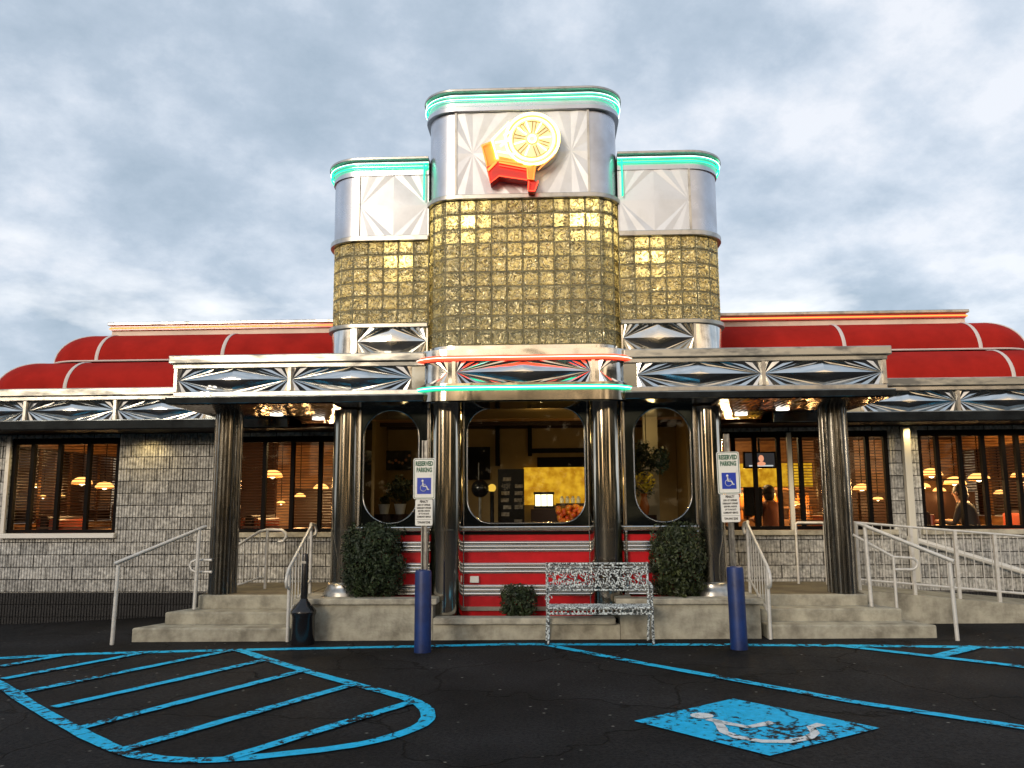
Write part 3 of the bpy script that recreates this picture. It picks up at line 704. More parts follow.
# ---- awnings
def awning(sgn, xin, xc, r, z0, z1, yf, ribs, name, label):
    h = z1-z0; n = 10; mb = MB()
    secs = []
    for xx in (xin, xc): secs.append([(sgn*xx, yf+r*(1-math.cos(PI/2*i/n)), z0+h*math.sin(PI/2*i/n)) for i in range(n+1)])
    m = 12
    for k in range(1, m+1):
        a = PI/2*k/m
        secs.append([(sgn*(xc+math.sin(a)*r*math.cos(PI/2*i/n)), yf+r-math.cos(a)*r*math.cos(PI/2*i/n), z0+h*math.sin(PI/2*i/n)) for i in range(n+1)])
    secs.append([(sgn*(xc+r*math.cos(PI/2*i/n)), yf+r+3, z0+h*math.sin(PI/2*i/n)) for i in range(n+1)])
    V = [p for s in secs for p in s]
    F = [(a*(n+1)+i, a*(n+1)+i+1, (a+1)*(n+1)+i+1, (a+1)*(n+1)+i) for a in range(len(secs)-1) for i in range(n)]
    mb.add(V, F)
    aw = mb.build(name, 'red_fabric', D_, smooth=60); aw['label'] = label
    for xr in ribs:
        t = MB(); t.tube([(sgn*xr, yf-.004+r*(1-math.cos(PI/2*i/n)), z0+.0+h*math.sin(PI/2*i/n)+.004) for i in range(n+1)], .028, 6, flat=.010); t.build('piping', 'white_piping', aw, smooth=50)
    # end seam
    t = MB(); a = PI*.27
    t.tube([(sgn*(xc+math.sin(a)*(r*math.cos(PI/2*i/n)+.004)), yf+r-math.cos(a)*(r*math.cos(PI/2*i/n)+.004), z0+h*math.sin(PI/2*i/n)+.002) for i in range(n+1)], .014, 6); t.build('end_piping', 'white_piping', aw)
    t = MB(); t.tube([(sgn*xin, yf-.006, z0+.012), (sgn*xc, yf-.006, z0+.012)]+[(sgn*(xc+math.sin(PI/2*k/m)*(r+.006)), yf+r-math.cos(PI/2*k/m)*(r+.006), z0+.012) for k in range(1, m+1)], .014, 6); t.build('hem', 'white_piping', aw)
for sgn in (-1, 1):
    awning(sgn, 2.6, 7.50, .66, 3.262, 3.765, 11.72, [6.79], 'lower_awning', 'lower red barrel awning')
    awning(sgn, 2.4, 7.0, .66, 3.79, 4.315, 12.35, [4.72, 6.70], 'upper_awning', 'upper red barrel awning')
    mb = MB(); x0, x1 = min(sgn*2.2, sgn*6.80), max(sgn*2.2, sgn*6.80)
    mb.box(x0, x1, 12.94, 13.2, 4.0, 4.47); pr = mb.build('parapet', 'cream_band', D_)
    mb = MB(); mb.box(x0-.04, x1+.04, 12.86, 13.3, 4.474, 4.525); mb.build('parapet_cap', 'trim', pr, bevel=.01)
    mb = MB(); mb.tube([(sgn*2.3, 12.90, 4.435), (sgn*6.80, 12.90, 4.435), (sgn*6.84, 12.94, 4.435), (sgn*6.84, 13.4, 4.435)], .012, 6); mb.build('neon_tube', 'neon_amber', pr)
    mb = MB(); mb.box(x0, x1, 12.9, 12.935, 4.40, 4.47); mb.build('neon_channel', 'red_enamel', pr)

# roof and back of the building
mb = MB(); mb.box(-8.3, 8.3, 12.45, 17.2, 2.96, 3.2); mb.build('flat_roof', 'dark', D_)
mb = MB(); mb.box(-7.6, 7.6, 13.32, 17.0, 3.203, 4.3); mb.build('roof_box', 'dark', D_)
mb = MB()
# back wall with window openings
bo = [(at(14, 450, Y=17).x, at(58, 450, Y=17).x), (at(88, 450, Y=17).x, at(113, 450, Y=17).x), (at(990, 450, Y=17).x, at(1040, 450, Y=17).x)]
x = -8.4
for a, b in bo:
    mb.box(x, a, 17, 17.2, .3, 2.95); mb.box(a, b, 17, 17.2, .3, 1.5); mb.box(a, b, 17, 17.2, 2.72, 2.95); x = b
mb.box(x, 8.4, 17, 17.2, .3, 2.95)
mb.build('rear_wall', 'wood_orange', D_)
for x0_, x1_, y_, zt_ in ((-5.6, -4.9, 15.6, 2.83), (-3.0, -2.5, 15.2, 2.83), (5.3, 6.0, 15.8, 2.83), (-4.8, -3.1, 16.2, 1.9), (6.1, 8.2, 15.9, 1.75), (-8.1, -5.7, 15.7, 1.6)):
    mb = MB(); mb.box(x0_, x1_, y_, y_+.12, .453, zt_-.005); mb.build('dark_room_filler', 'wood_dark', D_)  # dark panels added to break up the evenly glowing rooms
for a, b in bo:
    mb = MB(); z = 1.5
    while z < 2.72: mb.box(a, b, 16.9, 16.93, z, z+.022); z += .055
    mb.box((a+b)/2-.03, (a+b)/2+.03, 16.94, 16.97, 1.5, 2.72); mb.build('rear_blind', 'wood_dark', D_)
mb = MB(); mb.box(-8.4, 8.4, 12.46, 16.99, 2.84, 2.95); mb.build('ceiling', 'ceiling_in', D_)
mb = MB()
for i in range(8): mb.box(-8.2, 8.2, 12.8+.55*i, 12.88+.55*i, 2.78, 2.838)
mb.build('ceiling_beam', 'wood_dark', D_)
mb = MB(); mb.box(-8.4, 8.4, 12.46, 17.0, .30, .452); mb.box(-2.3, 2.3, 10.62, 12.455, .30, .452); mb.build('interior_floor', 'floor_in', D_)

# ---- canopy
for sgn in (-1, 1):
    def X(a, b): return (min(sgn*a, sgn*b), max(sgn*a, sgn*b))
    Yf = 9.80
    mb = MB(); mb.box(*X(1.2, 4.28), Yf+.07, 12.2, 2.90, 3.33); ca = mb.build('canopy', 'chrome_dark', D_)
    mb = MB(); mb.box(*X(1.2, 4.35), Yf, 11.9, 3.295, 3.40); mb.build('top_lip', 'trim_cream', ca, bevel=.012)
    mb = MB(); mb.box(*X(1.2, 4.305), Yf+.035, 11.9, 3.238, 3.292); mb.build('upper_trim', 'trim_cream', ca, bevel=.006)
    mb = MB(); mb.box(*X(1.2, 4.285), Yf+.03, 11.85, 2.888, 2.948); mb.build('lower_trim', 'trim', ca, bevel=.008)
    mb = MB(); mb.prism([(sgn*a, b) for a, b in ((1.2, Yf-.03), (4.357, Yf-.03), (4.357, 11.9), (1.2, 11.9))][::sgn], 2.795, 2.885)
    for v_ in mb.v:
        if v_.z < 2.8 and v_.y < 10: v_.y += .022
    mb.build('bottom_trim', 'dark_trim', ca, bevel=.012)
    for a, b in ((1.36, 2.83), (2.87, 4.24)):
        mb = MB(); x0, x1 = X(a, b); star_panel(mb, x0, x1, 2.951, 3.235, Yf+.065, bulge=.055, ns=4); mb.build('embossed_panel', 'chrome', ca)
    for a in (2.85, 4.26):
        mb = MB(); mb.box(sgn*a-.02, sgn*a+.02, Yf+.02, Yf+.068, 2.951, 3.235); mb.build('divider', 'trim', ca)
    # end face panels
    mb = MB(); mb.box(*X(4.281, 4.29), Yf+.1, 11.5, 2.96, 3.23); mb.build('end_panel', 'chrome', ca)
    # ribbed mirror soffit
    mb = MB(); x0, x1 = X(2.3, 4.33); n = 60
    vs = []
    for i in range(n+1):
        xx = x0+(x1-x0)*i/n; vs += [(xx, Yf+.0, 2.788-(i % 2)*.006), (xx, 12.2, 2.788-(i % 2)*.006)]
    mb.add(vs, [(2*i, 2*i+1, 2*i+3, 2*i+2) for i in range(n)])
    mb.build('soffit', 'soffit', ca)
    for (xd, yd) in ((3.35, 10.9), (2.95, 11.5)):
        mb = MB(); mb.cyl(sgn*xd, yd, 2.765, 2.778, .085, 20); mb.build('downlight', 'downlight', ca)
        spot('downlight_lamp', (sgn*xd, yd, 2.74), 30, (1, .74, .38))
    # two small round spots on the lower trim
    if sgn < 0:
        p = at(205, 394, Y=Yf+.02); mb = MB()
        for dx in (-.035, .035): mb.sphere((p.x+dx, Yf+.01, p.z), .03)
        mb.build('twin_spot', 'downlight', ca)

# ---- fluted columns
for sgn in (-1, 1):
    cx_, cy_, r = sgn*3.935, 10.77, .178
    mb = MB(); nf = 22; prof = []
    for i in range(nf):
        for k, rr in ((0, 1), (.18, 1.0), (.30, .93), (.5, .885), (.70, .93), (.82, 1.0)):
            a = 2*PI*(i+k)/nf; prof.append((cx_+r*rr*math.cos(a), cy_+r*rr*math.sin(a)))
    mb.prism(prof, .452, 2.785); fc = mb.build('fluted_column', 'flute', D_, smooth=28)
    fc['label'] = 'fluted steel canopy column'

# ---- central fascia
P0 = front_path(1.32, .42, 9.70, 10.45, 10)
def off_path(hw, r, yf, yb, d, n=10): return front_path(hw+d, r+d, yf-d, yb, n)
mb = MB(); mb.prism(off_path(1.32, .42, 9.70, 10.45, -.03), 2.80, 3.39); cf = mb.build('central_fascia', 'chrome', D_, smooth=40)
mb = MB(); mb.prism(off_path(1.32, .42, 9.70, 10.45, .0), 3.265, 3.405); mb.build('top_band', 'chrome', cf, smooth=40)
mb = MB(); mb.prism(off_path(1.32, .42, 9.70, 10.45, .0), 2.79, 2.995); mb.build('bottom_band', 'chrome_pillar', cf, smooth=40)
mb = MB(); star_panel(mb, -.80, .80, 2.999, 3.262, 9.724, bulge=.035, ns=6); mb.build('embossed_panel', 'chrome', cf)
for s_ in (-1, 1):
    mb = MB()
    # star on the curved corners: pleated fan
    cxx, cyy, rr = s_*.90, 10.12, .395
    S = None
    for tz in (1, -1):
        ring = []
        for k in range(9):
            a = (-PI/2)+s_*(PI/2)*.62*k/8
            rad = rr+.002+(.012 if k % 2 else 0)
            ring.append((cxx+rad*math.cos(a), cyy+rad*math.sin(a), 3.13+tz*.125))
        S = (cxx, cyy-rr-.004, 3.13)
        for p, q in zip(ring, ring[1:]): mb.add([S, p, q], [(0, 1, 2)])
    mb.build('corner_star', 'silver_bead', cf); mb = MB(); mb.box(s_*.83-.02, s_*.83+.02, 9.70, 9.735, 2.996, 3.264); mb.build('divider', 'silver_bead', cf)
def path_tube(mb, path, z, r, n=8): mb.tube([(p[0], p[1], z) for p in path], r, n)
mb = MB(); path_tube(mb, off_path(1.32, .42, 9.70, 10.0, .035, 12), 3.307, .016); path_tube(mb, off_path(1.32, .42, 9.70, 10.0, .045, 12), 3.284, .016); mb.build('red_neon_tube', 'neon_red', cf)
mb = MB(); path_tube(mb, off_path(1.32, .42, 9.70, 10.0, .060, 12), 3.295, .0045); mb.build('red_neon_core', 'neon_red_core', cf)
mb = MB(); path_tube(mb, off_path(1.32, .42, 9.70, 10.0, .04, 12), 2.947, .015); path_tube(mb, off_path(1.32, .42, 9.70, 10.0, .045, 12), 2.924, .014); mb.build('green_neon_tube', 'neon_green', cf)
mb = MB(); path_tube(mb, off_path(1.32, .42, 9.70, 10.0, .060, 12), 2.936, .0045); mb.build('green_neon_core', 'neon_green_core', cf)
mb = MB()
for s_ in (-1, 1):
    for zz_ in (3.295, 2.935):
        for xx in (.0, .45, .85): mb.tube([(s_*xx, 9.70, zz_), (s_*xx, 9.655, zz_)], .009, 6)
mb.build('neon_clip', 'dark', cf)
mb = MB(); mb.prism([(x_, y_) for x_, y_ in off_path(1.32, .42, 9.70, 10.5, -.05)], 2.776, 2.788); mb.build('underside', 'panel_dark', cf)

# ---- tower builder
def glass_blocks(path, z0, z1, parent, pitch=.19, ph=.1845, thick=.08):
    pts = resample(path, pitch); nr = round((z1-z0)/ph); hh = (z1-z0)/nr
    gb = MB(); mo = MB()
    for i in range(len(pts)-1):
        a, b = pts[i], pts[i+1]; t = (b-a).normalized(); nn = Vector((t.y, -t.x)); ln = (b-a).length; mid = (a+b)/2
        for k in range(nr):
            zc_ = z0+(k+.5)*hh
            def P(s, q, d): p = mid+t*s+nn*d; return (p.x, p.y, zc_+q)
            hw_, hq = ln/2-.006, hh/2-.006
            rings = []
            for ins, d in ((0, -thick), (0, -.006), (.010, .004), (.028, .003), (.055, -.004)):
                rings.append([P(-hw_+ins, -hq+ins, d), P(hw_-ins, -hq+ins, d), P(hw_-ins, hq-ins, d), P(-hw_+ins, hq-ins, d)])
            V = [p for r_ in rings for p in r_]
            F = [(r_*4+j, r_*4+(j+1) % 4, (r_+1)*4+(j+1) % 4, (r_+1)*4+j) for r_ in range(4) for j in range(4)]+[(16, 17, 18, 19)]
            gb.add(V, F)
        # mortar
        for k in range(nr+1):
            zc_ = z0+k*hh
            def P(s, q, d): p = mid+t*s+nn*d; return (p.x, p.y, zc_+q)
            V = [P(-ln/2, -.009, -.05), P(ln/2, -.009, -.05), P(ln/2, -.009, -.004), P(-ln/2, -.009, -.004), P(-ln/2, .009, -.05), P(ln/2, .009, -.05), P(ln/2, .009, -.004), P(-ln/2, .009, -.004)]
            mo.add(V, [(0, 3, 2, 1), (4, 5, 6, 7), (3, 7, 6, 2), (0, 1, 5, 4)])
    for i, p in enumerate(pts):
        a = pts[max(0, i-1)]; b = pts[min(len(pts)-1, i+1)]; t = (b-a).normalized(); nn = Vector((t.y, -t.x))
        V = []
        for zz_ in (z0-.0, z1):
            for s, d in ((-.009, -.052), (.009, -.052), (.009, -.006), (-.009, -.006)):
                q = p+t*s+nn*d; V.append((q.x, q.y, zz_))
        mo.add(V, [(0, 1, 5, 4), (1, 2, 6, 5), (2, 3, 7, 6), (3, 0, 4, 7)])
    g = gb.build('glass_block_wall', 'glassblock', parent, smooth=35)
    mo.build('mortar_grid', 'mortar', g)

# central tower
tw = None
mb = MB(); mb.prism(off_path(1.205, .37, 9.90, 11.9, 0), 5.40, 6.50); tw = mb.build('central_tower', 'alu', D_, smooth=40); tw['label'] = 'tall central tower of glass block and brushed metal'
glass_blocks(front_path(1.205, .37, 9.90, 10.6, 10)[0:], 3.49-.0, 5.335, tw)
mb = MB()   # tower shell behind the blocks
for s_ in (-1, 1): mb.box(min(s_*1.19, s_*1.10), max(s_*1.19, s_*1.10), 10.6, 11.9, 3.3, 5.4)
mb.box(-1.10, 1.10, 11.2, 11.3, 3.3, 5.4); mb.box(-1.10, 1.10, 10.1, 11.19, 3.30, 3.36)
mb.build('lining', 'tower_in', tw)
mb = MB(); mb.prism(off_path(1.205, .37, 9.90, 11.95, .0), 3.396, 3.487); mb.build('sill_band', 'chrome', tw, smooth=40)
mb = MB(); mb.prism(off_path(1.205, .37, 9.90, 11.95, .045), 5.338, 5.402); mb.build('lower_cornice', 'trim', tw, smooth=40, bevel=.008)
mb = MB(); mb.prism(off_path(1.205, .37, 9.90, 11.95, .05), 6.492, 6.565); mb.build('cornice_step', 'alu', tw, smooth=40, bevel=.008)
mb = MB(); mb.prism(off_path(1.205, .37, 9.90, 11.95, .02), 6.567, 6.745); mb.build('cornice_band', 'alu', tw, smooth=40)
mb = MB(); mb.prism(off_path(1.205, .37, 9.90, 12.0, .085), 6.747, 6.785); mb.build('cornice_cap', 'trim', tw, smooth=40, bevel=.008)
mb = MB()
for z_, d_ in ((6.70, .05), (6.645, .055)): path_tube(mb, off_path(1.205, .37, 9.90, 10.9, d_, 12), z_, .010)
mb.build('green_neon_tube', 'neon_green', tw)
mb = MB(); path_tube(mb, off_path(1.205, .37, 9.90, 10.9, .064, 12), 6.70, .0035); path_tube(mb, off_path(1.205, .37, 9.90, 10.9, .069, 12), 6.645, .003); mb.build('green_neon_core', 'neon_green_core', tw)
mb = MB()
star_panel(mb, -.62, .62, 5.41, 6.488, 9.893, d=.007, bulge=.025, ns=2, power=1.0)
for s_ in (-1, 1):
    S = (s_*.62, 9.893, 5.949); e_ = s_*.825
    ring = [(s_*.62, 9.893, 6.488), (s_*.72, 9.886, 6.488), (e_, 9.893, 6.488), (e_, 9.884, 6.27), (e_, 9.893, 6.08), (e_, 9.884, 5.949), (e_, 9.893, 5.82), (e_, 9.884, 5.62), (e_, 9.893, 5.41), (s_*.72, 9.886, 5.41), (s_*.62, 9.893, 5.41)]
    for p, q in zip(ring, ring[1:]): mb.add([S, p, q], [(0, 1, 2)])
mb.build('embossed_panel', 'alu_white', tw)
for s_ in (-1, 1): mb = MB(); mb.box(s_*.835-.014, s_*.835+.014, 9.872, 9.9, 5.404, 6.49); mb.build('panel_strip', 'trim', tw)
lamp('tower_light', (-.68, 10.12, 5.06), 19, (1, .86, .50), .05); lamp('tower_light', (.72, 10.12, 5.06), 22, (1, .86, .50), .05)
lamp('tower_light', (0, 10.7, 4.7), 24, (1, .74, .34), .2)  # broad fill light added inside to lift the lower blocks

for sgn in (-1, 1):
    def SP(d, r=.42, yb=11.9): return side_path(1.21, 2.525+d, r+d, 10.15-d, yb, sgn, 10)
    mb = MB(); mb.prism(SP(0), 4.96, 5.80); st = mb.build('side_tower', 'alu', D_, smooth=40)
    st['label'] = 'lower side tower with glass block band'
    glass_blocks(SP(0, yb=10.75)[1:] if sgn > 0 else SP(0, yb=10.75)[:-1], 3.833, 4.905, st, ph=.179)
    mb = MB()
    a, b = sorted((sgn*2.42, sgn*2.51)); mb.box(a, b, 10.76, 11.9, 3.78, 4.96)
    a, b = sorted((sgn*1.25, sgn*2.42)); mb.box(a, b, 11.4, 11.5, 3.78, 4.96); mb.box(a, b, 10.4, 11.39, 3.775, 3.80)
    mb.build('lining', 'tower_in', st)
    mb = MB(); mb.prism(SP(0), 3.41, 3.775); mb.build('base_panel', 'chrome', st, smooth=40)
    mb = MB(); mb.prism(SP(.04), 3.777, 3.83); mb.build('lower_cornice', 'trim_cream', st, smooth=40, bevel=.006)
    mb = MB(); mb.prism(SP(.045), 4.905, 4.975); mb.build('middle_cornice', 'trim', st, smooth=40, bevel=.008)
    mb = MB(); mb.prism(SP(.02), 5.785, 5.975); mb.build('cornice_band', 'alu', st, smooth=40)
    mb = MB(); mb.prism(SP(.08), 5.977, 6.012); mb.build('cornice_cap', 'trim', st, smooth=40, bevel=.006)
    mb = MB()
    for z_, d_ in ((5.93, .05), (5.875, .05)):
        pth = SP(d_, yb=11.3); pth = pth[1:] if sgn > 0 else pth[:-1]
        pp = [(p[0], p[1], z_) for p in pth]
        e_ = (sgn*1.235, 9.98+.0, z_)
        pp = [(sgn*1.265, 10.09, z_-.45)]+[(sgn*1.265, 10.09, z_-.03)]+pp if sgn > 0 else pp+[(sgn*1.265, 10.09, z_-.03), (sgn*1.265, 10.09, z_-.45)]
        mb.tube(pp, .011, 8)
    mb.build('green_neon_tube', 'neon_green', st)
    pth = SP(.064, yb=11.3); pth = pth[1:] if sgn > 0 else pth[:-1]
    mb = MB(); path_tube(mb, pth, 5.932, .0035); mb.build('green_neon_core', 'neon_green_core', st)
    x0, x1 = sorted((sgn*1.23, sgn*2.10))
    mb = MB(); star_panel(mb, x0, x1, 4.978, 5.783, 10.145, d=.006, bulge=.014, ns=2, power=1.0); mb.build('embossed_panel', 'alu_white', st)
    mb = MB(); star_panel(mb, x0, x1, 3.43, 3.772, 10.142, d=.03, bulge=.02, ns=5); mb.build('base_embossing', 'chrome', st)
    mb = MB(); mb.box(sgn*2.115-.013, sgn*2.115+.013, 10.125, 10.149, 4.978, 5.783); mb.build('panel_strip', 'trim', st); mb = MB(); mb.box(sgn*2.115-.013, sgn*2.115+.013, 10.125, 10.149, 3.42, 3.774); mb.build('panel_strip', 'trim', st)
    lamp('tower_light', (sgn*1.58, 10.36, 4.66), 13, (1, .86, .50), .05)
    lamp('tower_light', (sgn*1.9, 10.9, 4.4), 15, (1, .72, .32), .15)

# ---- vestibule front
def rrect(x0, x1, z0, z1, r, n=8):
    p = []
    for cx_, cz_, a0 in ((x1-r, z0+r, -PI/2), (x1-r, z1-r, 0), (x0+r, z1-r, PI/2), (x0+r, z0+r, PI)):
        for i in range(n+1):
            a = a0+PI/2*i/n; p.append((cx_+r*math.cos(a), cz_+r*math.sin(a)))
    return p
def plate_with_hole(mb, X0, X1, Z0, Z1, hole, y0, y1):
    """rectangular plate with a rounded opening: bridge outer boundary samples to the hole"""
    n = len(hole); out = []
    cx_, cz_ = (X0+X1)/2, (Z0+Z1)/2
    for x_, z_ in hole:
        dx, dz = x_-cx_, z_-cz_
        k = min(((X1-X0)/2)/abs(dx) if abs(dx) > 1e-6 else 1e9, ((Z1-Z0)/2)/abs(dz) if abs(dz) > 1e-6 else 1e9)
        out.append([cx_+dx*k, cz_+dz*k])
    for cX, cZ in ((X0, Z0), (X0, Z1), (X1, Z0), (X1, Z1)):
        j = min(range(n), key=lambda i: (out[i][0]-cX)**2+(out[i][1]-cZ)**2); out[j] = [cX, cZ]
    V = [(x_, y0, z_) for x_, z_ in out]+[(x_, y0, z_) for x_, z_ in hole]+[(x_, y1, z_) for x_, z_ in hole]
    F = [(i, (i+1) % n, n+(i+1) % n, n+i) for i in range(n)]+[(n+i, n+(i+1) % n, 2*n+(i+1) % n, 2*n+i) for i in range(n)]
    mb.add(V, F)
Yw = 10.5
def shop_window(x0, x1, z0, z1, r, px0, px1, pz0, pz1, name):
    h = rrect(x0, x1, z0, z1, r, 10)
    mb = MB(); plate_with_hole(mb, px0, px1, pz0, pz1, h, Yw, Yw+.06); wn = mb.build(name, 'panel_dark', D_, fix=False)
    mb = MB(); mb.tube([(x_, Yw-.008, z_) for x_, z_ in h], .012, 6, closed=True); mb.build('trim_ring', 'silver_bead', wn, smooth=60)
    mb = MB(); mb.add([(x_, Yw+.04, z_) for x_, z_ in rrect(x0-.01, x1+.01, z0-.01, z1+.01, r, 10)], [tuple(range(44))]); mb.build('pane', 'glass', wn)
    return wn
shop_window(-.745, .745, 1.335, 2.785, .30, -.80, .80, 1.30, 2.84, 'rounded_front_window')
shop_window(-2.07, -1.36, 1.34, 2.77, .35, -2.12, -1.25, 1.30, 2.84, 'oval_window')
shop_window(1.36, 2.07, 1.34, 2.77, .35, 1.25, 2.12, 1.30, 2.84, 'oval_window')
# header over windows, sill rail, striped apron
mb = MB(); mb.box(-2.3, 2.3, Yw+.0, Yw+.1, 2.845, 2.89); mb.build('window_header', 'dark', D_)
mb = MB(); mb.box(-2.14, 2.14, Yw-.05, Yw+.02, 1.235, 1.296); mb.build('sill_rail', 'silver_bead', D_, bevel=.01)
mb = MB(); mb.box(-2.14, 2.14, Yw+.0, Yw+.08, 1.195, 1.232); mb.build('rail_backing', 'dark', D_)
for x0, x1 in ((-.80, .80), (-2.10, -1.20), (1.20, 2.10)):
    mb = MB(); mb.box(x0, x1, Yw+.02, Yw+.07, .20, 1.192); ap = mb.build('striped_apron', 'red_enamel', D_)
    ap['label'] = 'apron panel of red enamel and chrome beads'
    mb = MB()
    for z0, z1 in ((.979, 1.115), (.717, .850), (.445, .585)):
        mb.box(x0, x1, Yw+.008, Yw+.018, z0, z1)
        for k in range(3):
            zc_ = z0+(z1-z0)*(k+.5)/3; n_ = 8; rr = (z1-z0)/6*.86
            vs = []
            for xx in (x0, x1):
                vs += [(xx, Yw+.007-rr*math.sin(PI*i/n_), zc_+rr*math.cos(PI*i/n_)) for i in range(n_+1)]
            mb.add(vs, [(i, i+1, n_+1+i+1, n_+1+i) for i in range(n_)])
    mb.build('chrome_beading', 'silver_bead', ap, smooth=60)
    mb = MB(); mb.box(x0, x1, Yw-.02, Yw+.018, .27, .318); mb.build('base_trim', 'trim', ap)
mb = MB(); p = at(474.5, 579.5, Y=Yw-.02); mb.box(p.x-.055, p.x+.055, Yw-.03, Yw+.005, p.z-.04, p.z+.04); mb.build('outlet_cover', 'white', D_, bevel=.006)
# pillars
for x_, r_, yc in ((-.995, .212, 10.42), (.995, .212, 10.42), (-2.29, .185, 10.55), (2.29, .185, 10.55)):
    mb = MB(); mb.lathe([(r_, .22), (r_, 1.236), (r_+.004, 1.238), (r_+.004, 1.262), (r_, 1.264), (r_, 2.775)], x_, yc, 40); pl = mb.build('round_pillar', 'chrome_pillar', D_, smooth=40)
    if abs(x_) < 1.5: continue
    mb = MB(); mb.lathe([(r_+.07, .22), (r_+.07, .50), (r_+.05, .53), (r_+.03, .56), (r_+.03, .60), (r_+.004, .62)], x_, yc, 32); mb.build('pillar_foot', 'trim', pl, smooth=40)
for s_ in (-1, 1):
    for a in (.79, 1.235, 2.115):
        mb = MB(); mb.box(s_*a-.016, s_*a+.016, Yw-.06, Yw-.004, .30, 1.232); mb.build('mullion_strip', 'silver_bead', D_, bevel=.006)
        mb = MB(); mb.box(s_*a-.016, s_*a+.016, Yw-.06, Yw-.004, 1.30, 2.775); mb.build('mullion_strip', 'silver_bead', D_, bevel=.006)
# vestibule side walls and lining
mb = MB()
for s_ in (-1, 1):
    a, b = sorted((s_*2.34, s_*2.42)); mb.box(a, b, 10.75, 12.24, .45, 2.78)
mb.build('vestibule_side', 'panel_dark', D_)
mb = MB()
mb.box(-2.33, 2.33, 13.4, 13.5, .45, 2.84); mb.box(-2.44, -2.34, 12.46, 13.5, .45, 2.84); mb.box(2.34, 2.44, 12.46, 13.5, .45, 2.84)
mb.box(-2.33, 2.33, 10.6, 13.39, 2.845, 2.87)
mb.build('vestibule_lining', 'tan_wall', D_)
mb = MB()   # dark posts and beam on the back of the vestibule
for u0, u1, v0, v1 in ((495.5, 499.5, 400, 466), (528, 531.5, 400, 456), (376, 378, 400, 525)):
    a, b = at(u0, v1, Y=13.36), at(u1, v0, Y=13.36); mb.box(a.x, b.x, 13.34, 13.39, a.z, b.z)
a, b = at(531.5, 453, Y=13.36), at(590, 448, Y=13.36); mb.box(a.x, b.x, 13.345, 13.395, a.z, b.z)
a, b = at(500, 470, Y=13.36), at(590, 457, Y=13.36); mb.box(a.x+.6, b.x, 13.34, 13.39, a.z, b.z)
a, b = at(440, 480, Y=13.36), at(490, 447, Y=13.36); mb.box(a.x, b.x, 13.33, 13.385, a.z, b.z)
mb.build('wall_post', 'dark', D_)
a, b = at(524, 505, Y=13.36), at(600, 467, Y=13.36)
mb = MB(); mb.box(a.x, b.x, 13.31, 13.33, a.z, b.z); mb.build('backlit_panel', 'yellow_lit', D_)
lamp('vestibule_fill', (.2, 11.0, 2.79), 6, (1, .70, .28), .03)  # fill light added out of view to brighten the vestibule
for x_ in (-7.4, -5.7, 5.45, 7.0): spot('eave_lamp', (x_, 12.0, 2.62), 9, (1, .72, .30))

# ================================================================== STEPS, PLANTERS, LANDING, RAMP
for sgn in (-1, 1):
    dz = .02*sgn
    def X(a, b): return (min(sgn*a, sgn*b), max(sgn*a, sgn*b))
    root = thing('entrance_steps', ('three worn concrete steps up to the landing with the black ash receptacle beside them' if sgn < 0 else 'three worn concrete steps up to the landing next to the access ramp'), 'steps', (sgn*3.7, 10.0, 0), 'concrete entrance steps')
    for xo, yo, z0, z1 in ((4.705, 9.98, -.2, .153), (4.45, 10.28, .12, .30), (4.17, 10.58, .27, .452)):
        yb = {9.98: 10.60, 10.28: 10.9, 10.58: 12.24}[yo]
        xi = 2.79
        poly = [(sgn*xi, yo), (sgn*xo, yo), (sgn*(xo-.25 if yo < 10.5 else xo), yo+.62 if yo < 10.5 else yb), (sgn*xi, yo+.62 if yo < 10.5 else yb)]
        if sgn < 0: poly = poly[::-1]
        m_ = MB(); m_.prism(poly, z0, z1+dz*(1 if yo < 10.5 else 0)); m_.build('step' if yo < 10.5 else 'landing_step', 'concrete', root, bevel=.018)
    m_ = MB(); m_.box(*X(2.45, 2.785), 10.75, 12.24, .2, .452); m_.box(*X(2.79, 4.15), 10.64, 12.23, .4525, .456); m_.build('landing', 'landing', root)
    # planters
    root = thing('planter_wall', ('low concrete planter wall under the left oval window bush' if sgn < 0 else 'low concrete planter wall behind the white metal bench'), 'planter', (sgn*1.9, 10.0, 0), 'concrete planter walls')
    m_ = MB(); m_.box(*X(1.10, 2.72), 10.0, 10.14, -.1, .40); m_.box(*X(1.10, 1.24), 10.15, 10.46, -.1, .40); m_.box(*X(2.60, 2.72), 10.15, 10.7, -.1, .40); m_.build('wall', 'concrete', root)
    m_ = MB(); m_.box(*X(1.05, 2.76), 9.96, 10.20, .402, .472); m_.box(*X(1.05, 1.26), 10.2, 10.47, .402, .472); m_.box(*X(2.5, 2.76), 10.2, 10.74, .402, .472); m_.build('coping', 'concrete_lip', root, bevel=.014)
    m_ = MB(); m_.box(*X(1.25, 2.60), 10.15, 10.5, .0, .39); m_.build('soil', 'dark', root)
root = thing('planter_kerb', 'lowest concrete planter kerb below the red striped panel', 'planter', (0, 10.0, 0))
m_ = MB(); m_.box(-1.095, 1.095, 10.0, 10.14, -.1, .174); m_.build('wall', 'concrete', root)
m_ = MB(); m_.box(-1.09, 1.045, 9.96, 10.19, .176, .25); m_.build('coping', 'concrete_lip', root, bevel=.012)
m_ = MB(); m_.box(-1.09, 1.09, 10.2, 10.51, -.1, .2); m_.build('soil', 'dark', root)

